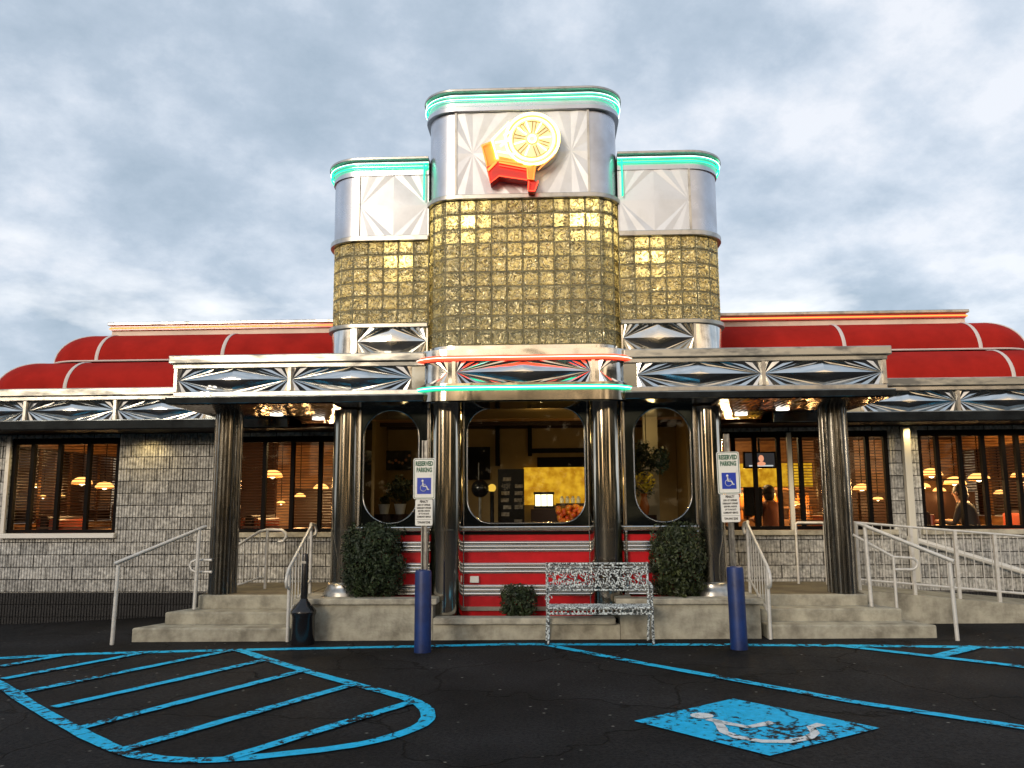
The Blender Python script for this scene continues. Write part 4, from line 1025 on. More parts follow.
# ramp with railing
RZ = lambda x: .452-(x-4.2)*.088
root = thing('access_ramp', 'long concrete wheelchair ramp with a grey balustrade against the block wall', 'ramp', (6, 11.1, 0))
m_ = MB()
m_.add([(4.18, 11.1, -.1), (9.2, 11.1, -.1), (9.2, 11.1, RZ(9.2)), (4.18, 11.1, .452), (4.18, 12.24, -.1), (9.2, 12.24, -.1), (9.2, 12.24, RZ(9.2)), (4.18, 12.24, .452)], [(0, 1, 2, 3), (5, 4, 7, 6), (3, 2, 6, 7), (0, 4, 5, 1), (1, 5, 6, 2), (0, 3, 7, 4)])
m_.build('slab', 'concrete', root)
m_ = MB(); yr = 11.2
rl = lambda x: RZ(x)+.86
m_.tube([(4.25, yr, rl(4.25)), (9.1, yr, rl(9.1))], .021, 8, flat=.016); m_.tube([(4.25, yr, RZ(4.25)+.13), (9.1, yr, RZ(9.1)+.13)], .016, 8)
m_.build('rail', 'rail', root)
m_ = MB(); x = 4.4
k = 0
while x < 9: m_.tube([(x, yr, RZ(x)+.13), (x, yr, rl(x))], .0065, 6); x += .115
m_.build('balusters', 'rail', root)
for x in (4.3, 5.0, 5.56, 6.06, 6.7, 7.4, 8.2): m_ = MB(); m_.box(x-.02, x+.02, yr-.02, yr+.02, RZ(x)-.005, rl(x)); m_.build('post', 'rail', root)
m_ = MB(); m_.tube([(5.35, 12.14, 1.06), (5.5, 12.14, 1.02), (8.5, 12.14, .10)], .04, 8); m_.tube([(6.2, 12.14, .80), (6.2, 12.25, .80)], .012, 6); m_.tube([(7.6, 12.14, .37), (7.6, 12.25, .37)], .012, 6)
m_.build('wall_handrail', 'rail_white', root)

# ================================================================== HANDRAILS
def handrail(sgn):
    root = thing('outer_handrail', 'grey sloping handrail at the outer end of the %s' % ('left steps' if sgn < 0 else 'right steps, before the ramp'), 'handrail', (sgn*4.8, 9.8, 0), 'outer stair handrails')
    lo = Vector((sgn*4.86, 9.78, .90)); hi = Vector((sgn*4.10, 10.52, 1.31))
    m_ = MB(); m_.tube([lo, hi], .020, 8); m_.tube([lo+Vector((0, .05, .0)), hi+Vector((0, .05, 0))], .020, 8)
    m_.build('rail', 'rail', root, smooth=60)
    m_ = MB(); m_.tube([(sgn*4.84, 9.80, -.03), (sgn*4.82, 9.80, .88)], .024, 8); m_.build('post', 'rail', root, smooth=60)
    m_ = MB(); m_.tube([(sgn*4.17, 10.48, .29), (sgn*4.15, 10.48, 1.27)], .024, 8); m_.build('post', 'rail', root, smooth=60)
    # graspable inner rail with a return loop
    r_ = Vector((0, 10.62, 0))
    m_ = MB(); loop = []
    p0 = Vector((sgn*4.05, 10.62, 1.17)); p1 = Vector((sgn*4.50, 10.56, .90)); 
    ctr = Vector((sgn*4.68, 10.54, .83))
    loop = [p0, p1, Vector((sgn*4.66, 10.54, .89))]
    for i in range(7):
        a = PI/2-PI*i/6; loop.append(Vector((sgn*(4.70+.075*math.cos(a)), 10.54, .82+.07*math.sin(a))))
    loop.append(Vector((sgn*4.5, 10.54, .75)))
    if sgn < 0: loop = [at(212, 560, Y=10.56), at(196, 560, Y=10.56), at(191.5, 562, Y=10.56), at(190, 566, Y=10.56), at(191.5, 570, Y=10.56), at(196, 572, Y=10.56), at(212, 572, Y=10.56)]
    m_.tube(loop, .017, 8)
    if sgn > 0: m_.tube([(sgn*4.5, 10.56, .28), (sgn*4.5, 10.56, .90)], .018, 8)
    m_.build('return_loop', 'rail', root, smooth=60)
handrail(-1); handrail(1)

def inner_rail(sgn):
    root = thing('inner_handrail', 'steep grey handrail with balusters beside the %s' % ('black ash receptacle' if sgn < 0 else 'right blue bollard'), 'handrail', (sgn*2.8, 10.3, 0), 'inner stair handrails')
    x = sgn*2.81
    m_ = MB()
    pts = [(x, 9.93, .60), (x+sgn*.0, 9.86, .62), (x, 9.83, .68), (x, 9.86, .76), (x, 9.93, .83), (x-sgn*.03, 10.7, 1.30), (x+sgn*.0, 10.8, 1.33), (x, 11.0, 1.31), (x, 11.06, 1.24), (x, 11.0, 1.17), (x, 10.75, 1.16)]
    m_.tube(pts, .02, 8); m_.build('rail', 'rail', root, smooth=60)
    m_ = MB(); m_.tube([(x, 9.95, -.03), (x, 9.95, .83)], .021, 8); m_.build('post', 'rail', root, smooth=60)
    m_ = MB(); m_.tube([(x-sgn*.03, 10.72, .45), (x-sgn*.03, 10.72, 1.30)], .021, 8); m_.build('post', 'rail', root, smooth=60)
    m_ = MB(); m_.tube([(x, 9.96, .30), (x-sgn*.03, 10.70, .62)], .014, 8)
    for k in range(1, 7):
        y = 9.96+k*.106; t = (y-9.96)/.74
        m_.tube([(x-sgn*.03*t, y, .30+.32*t), (x-sgn*.03*t, y, .84+.45*t)], .007, 6)
    m_.build('balusters', 'rail', root)
inner_rail(-1); inner_rail(1)

# landing rails
root = thing('landing_handrail', 'grey looped handrail at the back of the left landing, beside the fluted column', 'handrail', (-3.6, 11.3, .45), 'landing handrails')
m_ = MB(); m_.tube([(-4.1, 11.3, .95), (-3.95, 11.3, 1.04), (-3.66, 11.3, 1.22), (-3.55, 11.3, 1.245), (-3.36, 11.3, 1.24), (-3.30, 11.3, 1.20), (-3.29, 11.3, 1.15), (-3.33, 11.3, 1.09), (-3.40, 11.3, 1.08)], .02, 8); m_.build('rail', 'rail', root, smooth=60)
m_ = MB(); m_.tube([(-3.56, 11.3, .45), (-3.55, 11.3, 1.24)], .02, 8); m_.build('post', 'rail', root)
m_ = MB(); m_.tube([(-4.05, 11.3, .46), (-4.05, 11.3, .98)], .02, 8); m_.build('post', 'rail', root)
m_ = MB(); m_.tube([(-4.05, 11.3, .50), (-3.88, 11.3, .52), (-3.66, 11.3, .60), (-3.56, 11.3, .61)], .013, 8)
for k in range(4): m_.tube([(-3.97+.105*k, 11.3, .5+.03*k), (-3.97+.105*k, 11.3, 1.03+.065*k)], .0065, 6)
m_.build('balusters', 'rail', root)
root = thing('landing_handrail', 'short square grey guard rail on the right landing in front of the porch window', 'handrail', (3.9, 11.8, .45), 'landing handrails')
m_ = MB(); m_.tube([(3.71, 11.85, .46), (3.71, 11.85, 1.27), (3.74, 11.85, 1.29), (4.05, 11.8, 1.29), (4.08, 11.75, 1.28)], .019, 8); m_.tube([(4.09, 11.8, 1.3), (4.09, 11.1, 1.3)], .019, 8)
m_.build('rail', 'rail', root, smooth=60)
for y in (11.78, 11.5): m_ = MB(); m_.tube([(4.08, y, .45), (4.08, y, 1.29)], .019, 8); m_.build('post', 'rail', root)

# ================================================================== SIGN POSTS
def signpost(bx, by, sx, ssz, pz0, lean, label, top_z):
    gz = ground_z(bx, by)
    root = thing('accessible_parking_sign', label, 'parking sign', (bx, by, gz), 'reserved parking signposts')
    root.rotation_euler = (0, lean, 0)
    o = Vector((0, 0, 0)); base = Vector((bx, by, gz))
    def B(mb, name, mat, par=root, **k):
        return mb.build(name, mat, par, **k)
    m_ = MB(); m_.lathe([(.092, gz-.05), (.09, gz+.84), (.082, gz+.865), (.05, gz+.875)], bx, by, 28); B(m_, 'bollard_sleeve', 'blue', smooth=40)
    m_ = MB(); x = sx
    zt = top_z+.20
    m_.box(x-.030, x-.018, by-.022, by+.022, gz+.80, zt); m_.box(x+.018, x+.030, by-.022, by+.022, gz+.80, zt); m_.box(x-.018, x+.018, by+.010, by+.022, gz+.80, zt)
    B(m_, 'post', 'steel_post')
    yf = by-.03
    z0, z1 = ssz
    W = (z1-z0)*.268
    pl = MB(); pl.prism_xz(rrect(x-W, x+W, z0, z1, .022, 4), yf, yf+.004); sp = B(pl, 'sign_plate', 'sign_white')
    g = MB()
    # green border as a thin frame
    a = rrect(x-W+.008, x+W-.008, z0+.008, z1-.008, .018, 4); b = rrect(x-W+.014, x+W-.014, z0+.014, z1-.014, .014, 4); n = len(a)
    g.add([(p[0], yf-.001, p[1]) for p in a]+[(p[0], yf-.001, p[1]) for p in b], [(i, (i+1) % n, n+(i+1) % n, n+i) for i in range(n)])
    text_into(g, 'RESERVED', .068, x, yf, z1-.062, W*1.62); text_into(g, 'PARKING', .068, x, yf, z1-.132, W*1.42)
    g.build('green_lettering', 'sign_green', sp, fix=False)
    h = .085; cz = z0+.145
    bl = MB(); bl.add([(x-h*.92, yf-.001, cz-h*1.05), (x+h*.92, yf-.001, cz-h*1.05), (x+h*.92, yf-.001, cz+h*1.05), (x-h*.92, yf-.001, cz+h*1.05)], [(0, 1, 2, 3)]); bl.build('blue_square', 'sign_blue', sp, fix=False)
    wsy = MB(); yy = yf-.004
    k = h*1.0
    wsy.tube([(x-.18*k, yy, cz+.45*k), (x-.12*k, yy, cz-.05*k), (x+.30*k, yy, cz-.05*k), (x+.50*k, yy, cz-.50*k), (x+.66*k, yy, cz-.44*k)], .0075, 6, flat=.003)
    wsy.tube([(x-.15*k, yy, cz+.20*k), (x+.22*k, yy, cz+.20*k)], .006, 6, flat=.003)
    wsy.tube([(x+(-.08+.42*math.cos(t))*k, yy, cz+(-.26+.42*math.sin(t))*k) for t in [PI*.62+PI*1.25*i/12 for i in range(13)]], .0065, 6, flat=.003)
    wsy.sphere((x-.20*k, yy, cz+.66*k), .013, 10, 6, (1, .2, 1)); wsy.build('wheelchair_symbol', 'white', sp)
    z1b, z0b = z0-.004, pz0; Wp = (z1b-z0b)*.335
    pp = MB(); pp.prism_xz(rrect(x+.0-Wp, x+Wp, z0b, z1b, .016, 4), yf, yf+.004); s2 = B(pp, 'penalty_plate', 'sign_white')
    t = MB(); H = z1b-z0b
    rows = [('PENALTY', .038, .085, 1.0), ('$250 1ST OFFENSE', .028, .215, 1.5), ('SUBSEQUENT OFFENSES', .026, .33, 1.68), ('$250 MIN. AND/OR', .026, .44, 1.45), ('UP TO 90 DAYS', .026, .55, 1.25), ('COMMUNITY SERVICE', .028, .665, 1.62), ('TOW-AWAY ZONE', .034, .88, 1.5)]
    for s, sz, f, wd in rows: text_into(t, s, sz*.95, x, yf, z1b-H*f, Wp*wd*.98)
    t.add([(x-Wp*.93, yf-.001, z1b-H*.775), (x+Wp*.93, yf-.001, z1b-H*.775), (x+Wp*.93, yf-.001, z1b-H*.765), (x-Wp*.93, yf-.001, z1b-H*.765)], [(0, 1, 2, 3)])
    t.build('black_lettering', 'sign_black', s2, fix=False)
    return root
signpost(-1.10, 9.23, -1.095, (1.632, 2.083), 1.342, 0, 'reserved parking signpost in a blue bollard in front of the oval window bush', 2.083)
signpost(2.312, 9.32, 2.295, (1.667, 2.131), 1.362, -.012, 'reserved parking signpost in a blue bollard right of the bench', 2.131)

# ================================================================== ASH RECEPTACLE
root = thing('ash_receptacle', 'black cigarette receptacle with a slim neck at the foot of the left steps', 'ash receptacle', (-2.57, 9.76, -.02))
m_ = MB(); m_.lathe([(.128, -.03), (.134, .0), (.130, .30), (.145, .335), (.145, .36), (.10, .42), (.055, .47), (.040, .50)], -2.57, 9.76, 24); m_.build('body', 'black', root, smooth=40)
m_ = MB(); m_.lathe([(.040, .50), (.036, .98), (.028, 1.01), (.0, 1.015)], -2.57, 9.76, 20); m_.build('neck', 'black', root, smooth=40)
m_ = MB(); m_.box(-2.592, -2.548, 9.715, 9.73, .90, .93); m_.build('slot', 'steel_post', root)

# ================================================================== BENCH
bx0, bx1 = .275, 1.40
root = thing('ornate_metal_bench', 'ornate cast metal bench with flaking white paint in front of the planter', 'bench', (.84, 9.75, 0))
def scroll(mb, cx_, cz_, r, y, turns=1.3, ph=0, sgn=1, tr=.008):
    pts = []
    for i in range(18):
        t = i/17; a = ph+sgn*turns*2*PI*t; rr = r*(1-.75*t); pts.append((cx_+rr*math.cos(a), y, cz_+rr*math.sin(a)))
    mb.tube(pts, tr, 5)
yb = 9.93
m_ = MB()
m_.tube([(bx0, yb, .875), (bx1, yb, .875)], .013, 8); m_.tube([(bx0, yb-.005, .835), (bx1, yb-.005, .835)], .009, 6); m_.tube([(bx0, yb-.02, .575), (bx1, yb-.02, .575)], .012, 8)
nC = 9; wC = (bx1-bx0)/nC
for i in range(nC):
    c = bx0+wC*(i+.5)
    scroll(m_, c-.028, .76, .05, yb-.006, 1.4, random.uniform(0, 6), 1); scroll(m_, c+.03, .655, .052, yb-.012, 1.4, random.uniform(0, 6), -1)
    scroll(m_, c+.035, .785, .036, yb-.006, 1.2, random.uniform(0, 6), -1, .007); scroll(m_, c-.035, .63, .036, yb-.014, 1.2, random.uniform(0, 6), 1, .007)
    m_.tube([(c-wC/2, yb-.015, .58), (c, yb-.008, .705), (c+wC/2, yb-.005, .83)], .007, 5); m_.tube([(c+wC/2, yb-.015, .58), (c, yb-.008, .705), (c-wC/2, yb-.005, .83)], .007, 5)
    m_.sphere((c, yb-.018, .705), .022, 8, 6, (1, .4, 1)); m_.sphere((c-wC/2, yb-.010, .855), .016, 8, 6, (1, .5, 1))
for i in range(40):
    c = random.uniform(bx0+.05, bx1-.05); z_ = random.uniform(.60, .82)
    m_.sphere((c, yb-.012, z_), random.uniform(.012, .026), 7, 5, (1, .25, random.uniform(.5, 1.2)))
m_.build('backrest', 'worn', root, smooth=50)
m_ = MB(); y0, y1 = 9.60, 9.90
for k in range(9):
    y = y0+(y1-y0)*k/8; m_.tube([(bx0, y, .415), (bx1+.02, y, .415)], .012, 6, flat=.008)
for i in range(26):
    x = bx0+(bx1-bx0)*(i+.5)/26; m_.tube([(x, y0, .412), (x, y1, .412)], .009, 6, flat=.006)
# hanging front apron
m_.tube([(bx0, y0-.01, .41), (bx1+.03, y0-.01, .41)], .013, 6); m_.tube([(bx0, y0-.005, .345), (bx1+.03, y0-.005, .345)], .010, 6)
for i in range(24):
    x = bx0+(bx1-bx0)*(i+.5)/24; m_.tube([(x+.025*math.cos(t*PI/4), y0-.008, .378+.026*math.sin(t*PI/4)) for t in range(8)], .0085, 5, closed=True)
m_.build('seat', 'worn', root, smooth=50)
for x in (bx0-.012, bx1+.03):
    m_ = MB(); m_.tube([(x, 9.60, -.0), (x, 9.59, .05), (x, 9.62, .22), (x, 9.60, .40)], .015, 8); m_.build('leg', 'worn', root, smooth=60)
    m_ = MB(); m_.tube([(x-.02, 9.93, .0), (x-.02, 9.92, .1), (x-.01, 9.86, .30), (x-.01, 9.90, .45)], .015, 8); m_.build('leg', 'worn', root, smooth=60)
    m_ = MB(); m_.tube([(x-.01, 9.90, .40), (x-.01, 9.93, .66), (x-.01, 9.94, .89)], .016, 8)
    m_.tube([(x-.01, 9.93, .66), (x, 9.80, .67), (x, 9.62, .655), (x, 9.575, .62), (x, 9.60, .585), (x, 9.64, .60)], .015, 8)
    m_.tube([(x, 9.60, .585), (x, 9.63, .50), (x, 9.60, .41)], .013, 8); m_.tube([(x, 9.60, .405), (x, 9.90, .405)], .014, 8)
    scroll(m_, x, .5, .045, 9.75, 1.2, 0, 1, .008)
    m_.build('armrest', 'worn', root, smooth=60)

# ================================================================== BUSHES
def bush(name, c, rad, n, size, mat, label, zb, grp):
    root = thing(name, label, 'bush', (c[0], c[1], zb), grp)
    m_ = MB(); leaf_cloud(m_, c, rad, n, size, zmin=zb); m_.build('foliage', mat, root, fix=False)
    m_ = MB(); rng = random.Random(3)
    for k in range(9):
        a = rng.uniform(0, 6.28); q = (c[0]+rad[0]*.7*math.cos(a), c[1]+rad[1]*.7*math.sin(a), c[2]+rng.uniform(0, .6)*rad[2])
        m_.tube([(c[0], c[1], zb-.05), (c[0]*.6+q[0]*.4, c[1]*.6+q[1]*.4, zb+.2*(q[2]-zb)), q], .010, 5)
    m_.build('stem', 'wood_dark', root)
bush('clipped_bush', (-1.87, 10.28, .89), (.385, .30, .47), 9000, .024, 'leaf', 'dark clipped bush in the planter below the left oval window', .42, 'clipped bushes in the planters')
bush('clipped_bush', (1.83, 10.28, .885), (.325, .28, .46), 7500, .024, 'leaf_olive', 'olive green clipped bush in the planter behind the bench', .42, 'clipped bushes in the planters')
bush('clipped_bush', (-.095, 10.26, .405), (.225, .18, .21), 2800, .021, 'leaf', 'small round black green shrub in the low kerb before the stripes', .2, 'clipped bushes in the planters')

# ================================================================== ROOF SIGN
root = thing('neon_wheel_sign', 'glowing yellow neon wheel on a red footed stand, mounted on the central tower', 'neon sign', (0.1, 9.85, 5.6))
def S(a, b):
    p = at(460+a/6.4, 90+b/6.4, Y=9.72); return (p.x, p.z)
YS0, YS1 = 9.70, 9.87
dc = S(462, 320); R = .345
m_ = MB(); m_.prism_xz([(dc[0]+R*math.cos(2*PI*i/48), dc[1]+R*math.sin(2*PI*i/48)) for i in range(48)], YS0, YS1); m_.build('wheel_can', 'sign_can_yellow', root)
m_ = MB(); m_.prism_xz([S(*q) for q in ((205, 318), (330, 190), (330, 400), (470, 480), (440, 500), (240, 455))][::-1], YS0+.01, YS1-.01); m_.build('hopper_can', 'sign_can_yellow', root)
m_ = MB(); m_.prism_xz([S(*q) for q in ((138, 360), (200, 330), (245, 460), (172, 495))][::-1], YS0+.02, YS1-.02); m_.prism_xz([S(*q) for q in ((250, 430), (490, 480), (475, 580), (430, 575), (425, 505), (250, 470))][::-1], YS0-.01, YS0+.03); m_.build('orange_can', 'sign_can_orange', root)
m_ = MB(); m_.prism_xz([S(*q) for q in ((172, 495), (245, 462), (432, 500), (430, 582), (250, 556), (195, 600))][::-1], YS0+.005, YS1-.005)
m_.prism_xz([S(*q) for q in ((438, 560), (500, 590), (478, 650), (436, 648))][::-1], YS0+.03, YS1-.03)
m_.build('red_stand', 'sign_can_red', root)
yn = YS0-.018
def ring(mb, r, n=40, a0=0, a1=2*PI, rr=.0085): mb.tube([(dc[0]+r*math.cos(a0+(a1-a0)*i/n), yn, dc[1]+r*math.sin(a0+(a1-a0)*i/n)) for i in range(n+1)], rr, 6)
m_ = MB(); ring(m_, R-.015, rr=.017); ring(m_, R-.075, rr=.013); ring(m_, .045, rr=.014)
for k, a_ in enumerate((60, 5, 108, 140, 196, 248, 318)):
    a = math.radians(a_); m_.tube([(dc[0]+.09*math.cos(a), yn, dc[1]+.09*math.sin(a)), (dc[0]+.235*math.cos(a), yn, dc[1]+.235*math.sin(a))], .010, 6)
def NL(mb, pts, r=.010): mb.tube([(S(*q)[0], yn, S(*q)[1]) for q in pts], r, 6)
NL(m_, [(205, 330), (315, 215)], .014); NL(m_, [(205, 330), (240, 450)], .014); NL(m_, [(225, 345), (330, 330)], .012); NL(m_, [(240, 400), (350, 420)], .012); NL(m_, [(260, 370), (330, 300)], .014); NL(m_, [(280, 300), (335, 270)], .012)
m_.build('yellow_neon_tube', 'neon_yellow', root)
m_ = MB(); yn_ = yn; yn = YS0-.004
ring(m_, R-.042, rr=.0045); ring(m_, R-.108, 30, math.radians(20), math.radians(330), rr=.0045); ring(m_, .062, rr=.004)
for a_ in (36, -20, 225, 168, 82, 290, 125):
    a = math.radians(a_)
    for da in (-.10, .10): m_.tube([(dc[0]+.085*math.cos(a+da*2.2), yn, dc[1]+.085*math.sin(a+da*2.2)), (dc[0]+.225*math.cos(a+da), yn, dc[1]+.225*math.sin(a+da))], .0045, 6)
m_.build('spoke_line', 'sign_line', root); yn = yn_
m_ = MB(); NL(m_, [(140, 362), (198, 338), (240, 455), (175, 520), (170, 470), (140, 362)], .008); NL(m_, [(245, 455), (480, 490), (470, 580), (436, 576), (430, 505), (250, 470)], .008); NL(m_, [(235, 470), (180, 525)], .008)
NL(m_, [(620, 360), (600, 430), (520, 500), (500, 520)], .008)
m_.build('orange_neon_tube', 'neon_amber', root)
m_ = MB(); NL(m_, [(172, 500), (195, 600), (252, 556), (432, 582)], .008); NL(m_, [(250, 490), (425, 520)], .007); NL(m_, [(440, 590), (436, 650), (478, 652), (500, 590)], .008); m_.build('red_neon_tube', 'neon_red', root)

# ================================================================== INTERIOR THINGS
def pendant(u, v, Y, wpx, label, group, power=26, cord=True):
    p = at(u, v, Y=Y); r = wpx/2*Y/F_PX
    root = thing('pendant_lamp', label, 'pendant lamp', (p.x, p.y, p.z), group)
    m_ = MB(); prof = [(r*math.cos(PI/2*i/7), p.z+r*.72*math.sin(PI/2*i/7)) for i in range(8)]; m_.lathe(prof[:-1]+[(.02, prof[-1][1])], p.x, p.y, 20)
    # open dome: drop the caps
    m_.f = [f for f in m_.f if len(f) == 4]
    m_.build('lamp_shade', 'shade_glow', root, smooth=60, fix=False)
    m_ = MB(); m_.tube([(p.x+r*math.cos(2*PI*i/20), p.y+r*math.sin(2*PI*i/20), p.z) for i in range(20)], r*.05, 5, closed=True); m_.build('rim', 'shade_rim', root)
    m_ = MB(); m_.sphere((p.x, p.y, p.z+r*.12), r*.30, 10, 8); m_.build('bulb', 'bulb', root)
    if cord:
        m_ = MB(); m_.tube([(p.x, p.y, p.z+r*.7), (p.x, p.y, 2.84)], .008, 5); m_.build('cord', 'dark', root)
    lamp('pendant_light', (p.x, p.y, p.z-.10), power, (1, .56, .22), .09)
PG = 'amber pendant lamps inside the windows'
pendant(82, 484, 14.0, 20, 'large amber pendant lamp behind the third pane of the left wing window', PG, 24)
pendant(104.5, 488, 13.8, 18, 'large amber pendant lamp in the rightmost pane of the left wing window', PG, 22)
pendant(36, 487, 15.6, 9, 'small dim pendant lamp in the left wing window, left of the others', PG, 10)
pendant(43, 498, 16.0, 8, 'small low pendant lamp in the left wing window, under the dim one', PG, 8)
pendant(272.5, 477, 13.9, 20, 'bright pendant lamp centred in the left porch window', PG, 26)
pendant(245, 503, 15.8, 12, 'small pendant lamp beside the left fluted column', PG, 14)
pendant(262, 505, 15.9, 10, 'small pendant lamp left of the first mullion in the porch window', PG, 12)
pendant(281, 504, 16.2, 9, 'small low pendant lamp under the bright one in the left porch window', PG, 10)
pendant(321, 489, 15.0, 15, 'pendant lamp at the right edge of the left porch window by the pillar', PG, 16)
pendant(931.5, 476, 13.9, 21, 'large pendant lamp, leftmost of the three big ones in the right wing window', PG, 26)
pendant(955, 484, 13.9, 20, 'large pendant lamp, lowest and middle of the three in the right wing window', PG, 26)
pendant(979, 480, 13.8, 20, 'large pendant lamp, rightmost of the three big ones in the right wing window', PG, 26)
pendant(924, 487.5, 15.6, 12, 'small pendant lamp behind the pier edge of the right wing window', PG, 12)
pendant(939.5, 491.5, 15.9, 12, 'small pendant lamp below the gap between the big lamps', PG, 12)
pendant(862, 490, 14.2, 17, 'pendant lamp behind the blinds right of the right fluted column', PG, 20)
pendant(1018, 477, 14.5, 13, 'pendant lamp at the far right edge of the right wing window', PG, 16)
for (u_, v_, Y_, w_, lb_) in ((60, 497, 15.4, 10, 'small added pendant lamp in the middle pane of the left wing window'), (300, 497, 15.6, 11, 'small added pendant lamp between the last two mullions of the left porch window'),
        (795, 505, 15.6, 10, 'small added pendant lamp beside the pale post of the right porch window'), (878, 500, 15.5, 10, 'small added pendant lamp behind the blinds at the pier edge'), (1000, 494, 15.7, 11, 'small added pendant lamp near the right edge of the right wing window')):
    pendant(u_, v_, Y_, w_, lb_, PG, 10)  # extra small pendants added for a brighter amber window glow
lamp('porch_room_fill', (3.6, 15.0, 2.70), 75, (1, .70, .34), .07)  # fill lights without fixtures, added to brighten the porch rooms
lamp('porch_room_fill', (-3.6, 14.6, 2.70), 70, (1, .64, .28), .07)
lamp('wing_room_fill', (7.2, 14.8, 2.70), 60, (1, .66, .30), .07)  # same kind of added fill for the wing rooms
lamp('wing_room_fill', (-7.0, 15.0, 2.70), 30, (1, .64, .28), .25)

# booths and tables
def booth(x, y, label):
    root = thing('booth_bench', label, 'booth', (x, y, .452), 'booths inside the diner')
    m_ = MB(); m_.box(x-.06, x+.06, y-.55, y+.55, .452, 1.42); m_.build('backrest', 'wood_dark', root, bevel=.03)
    m_ = MB(); m_.box(x+.062, x+.14, y-.52, y+.52, .95, 1.38); m_.box(x-.14, x-.062, y-.52, y+.52, .95, 1.38); m_.build('cushion', 'red_vinyl', root, bevel=.03)
    m_ = MB(); m_.box(x-.5, x-.142, y-.52, y+.52, .80, .94); m_.box(x+.142, x+.5, y-.52, y+.52, .80, .94); m_.build('seat', 'red_vinyl', root, bevel=.03)
    m_ = MB(); m_.box(x-.48, x+.48, y-.5, y+.5, .452, .79); m_.build('base', 'wood_dark', root)
def table(x, y, label):
    root = thing('booth_table', label, 'table', (x, y, .452), 'tables inside the diner')
    m_ = MB(); m_.box(x-.32, x+.32, y-.5, y+.5, 1.16, 1.20); m_.build('tabletop', 'tabletop', root, bevel=.008)
    m_ = MB(); m_.cyl(x, y, .46, 1.158, .04, 12); m_.cyl(x, y, .452, .47, .22, 20); m_.build('leg', 'steel_post', root)
for x, y, lb in ((-7.6, 13.3, 'booth bench at the left side of the left wing window'), (-6.0, 13.3, 'booth bench right of the left wing window lamps'), (-4.35, 13.3, 'booth bench behind the left fluted column'),
                 (-2.95, 14.4, 'booth bench at the right of the left porch window'), (4.75, 13.5, 'booth bench behind the blinds right of the right fluted column'), (5.95, 13.4, 'booth bench under the leftmost big lamp of the right wing window'), (7.75, 13.4, 'booth bench at the right end of the right wing window')):
    booth(x, y, lb)
for x, y, lb in ((-6.8, 13.3, 'booth table in the middle of the left wing window'), (-3.6, 13.6, 'booth table in the middle of the left porch window'), (6.85, 13.4, 'booth table in the middle of the right wing window')):
    table(x, y, lb)

# counter and back bar behind the right porch window
root = thing('back_bar', 'back bar with bottles under an amber backlit strip behind the right porch window', 'bar', (3.9, 16.4, .452))
a, b = at(722, 487, Y=16.4), at(812, 463, Y=16.4)
m_ = MB(); m_.box(a.x, b.x, 16.42, 16.45, a.z, b.z); m_.build('backlit_strip', 'yellow_lit', root)
m_ = MB(); m_.box(a.x, b.x, 16.38, 16.9, a.z-.06, a.z-.02); m_.box(a.x, b.x, 16.3, 16.9, a.z-.42, a.z-.38); m_.box(a.x, b.x, 16.1, 16.9, .46, 1.25); m_.box(a.x, b.x, 16.5, 16.9, 1.26, a.z-.44); m_.build('shelf', 'wood_orange', root)
m_ = MB(); rng = random.Random(5)
for k in range(34):
    x = rng.uniform(a.x+.05, b.x-.05); zb_ = rng.choice([a.z-.38, 1.25]); m_.lathe([(.035, zb_), (.035, zb_+.15), (.013, zb_+.20), (.013, zb_+.25)], x, 16.25+rng.uniform(0, .1) if zb_ < 1.3 else 16.38, 8)
m_.build('bottle_row', pm('amber_bottles', (.5, .2, .05), .15), root)
for k in range(4): 
    x = a.x+.35+(b.x-a.x-.7)*k/3
    lamp('bar_light', (x, 16.15, a.z-.12), 7, (1, .55, .18), .04)
a, b = at(744, 468.5, Y=13.6), at(775.5, 451.5, Y=13.6)
root = thing('wall_television', 'black television showing a face, hung behind the right porch window', 'television', ((a.x+b.x)/2, 13.6, a.z))
m_ = MB(); m_.box(a.x, b.x, 13.6, 13.66, a.z, b.z); m_.tube([((a.x+b.x)/2, 13.63, b.z), ((a.x+b.x)/2, 13.63, 2.84)], .02, 6); m_.build('casing', 'black', root)
def tvp(u0, u1, v0, v1, m__, y=13.594):
    p, q = at(u0, v1, Y=13.6), at(u1, v0, Y=13.6); mm = MB(); mm.box(p.x, q.x, y, y+.004, p.z, q.z); return mm
tvp(745.5, 774, 453, 466.8, 0).build('screen', emit('tv_dark', (.03, .028, .03), 1), root)
p = at(761, 458.5, Y=13.6); m_ = MB(); m_.sphere((p.x, 13.59, p.z), .048, 14, 10, (.9, .12, 1.15)); m_.sphere((p.x, 13.59, p.z-.085), .07, 14, 6, (1, .1, .5)); m_.build('face_on_screen', emit('tv_face', (.85, .35, .2), .9), root)
tvp(749, 773, 465, 466.5, 0, 13.588).build('caption_bar', emit('tv_bar', (.8, .8, .8), .7), root)
# dark cabinet inside
a, b = at(745, 516, Y=14.2), at(762, 487, Y=14.2)
root = thing('menu_board_stand', 'dark square board standing left of the seated diner in the porch window', 'board', ((a.x+b.x)/2, 14.2, .452))
m_ = MB(); m_.box(a.x, b.x, 14.2, 14.26, a.z, b.z); m_.build('board', 'black', root, bevel=.01)
m_ = MB(); m_.box(a.x+.03, a.x+.06, 14.21, 14.25, .452, a.z-.002); m_.build('leg', 'black', root)
m_ = MB(); m_.box(b.x-.06, b.x-.03, 14.21, 14.25, .452, a.z-.002); m_.build('leg', 'black', root)

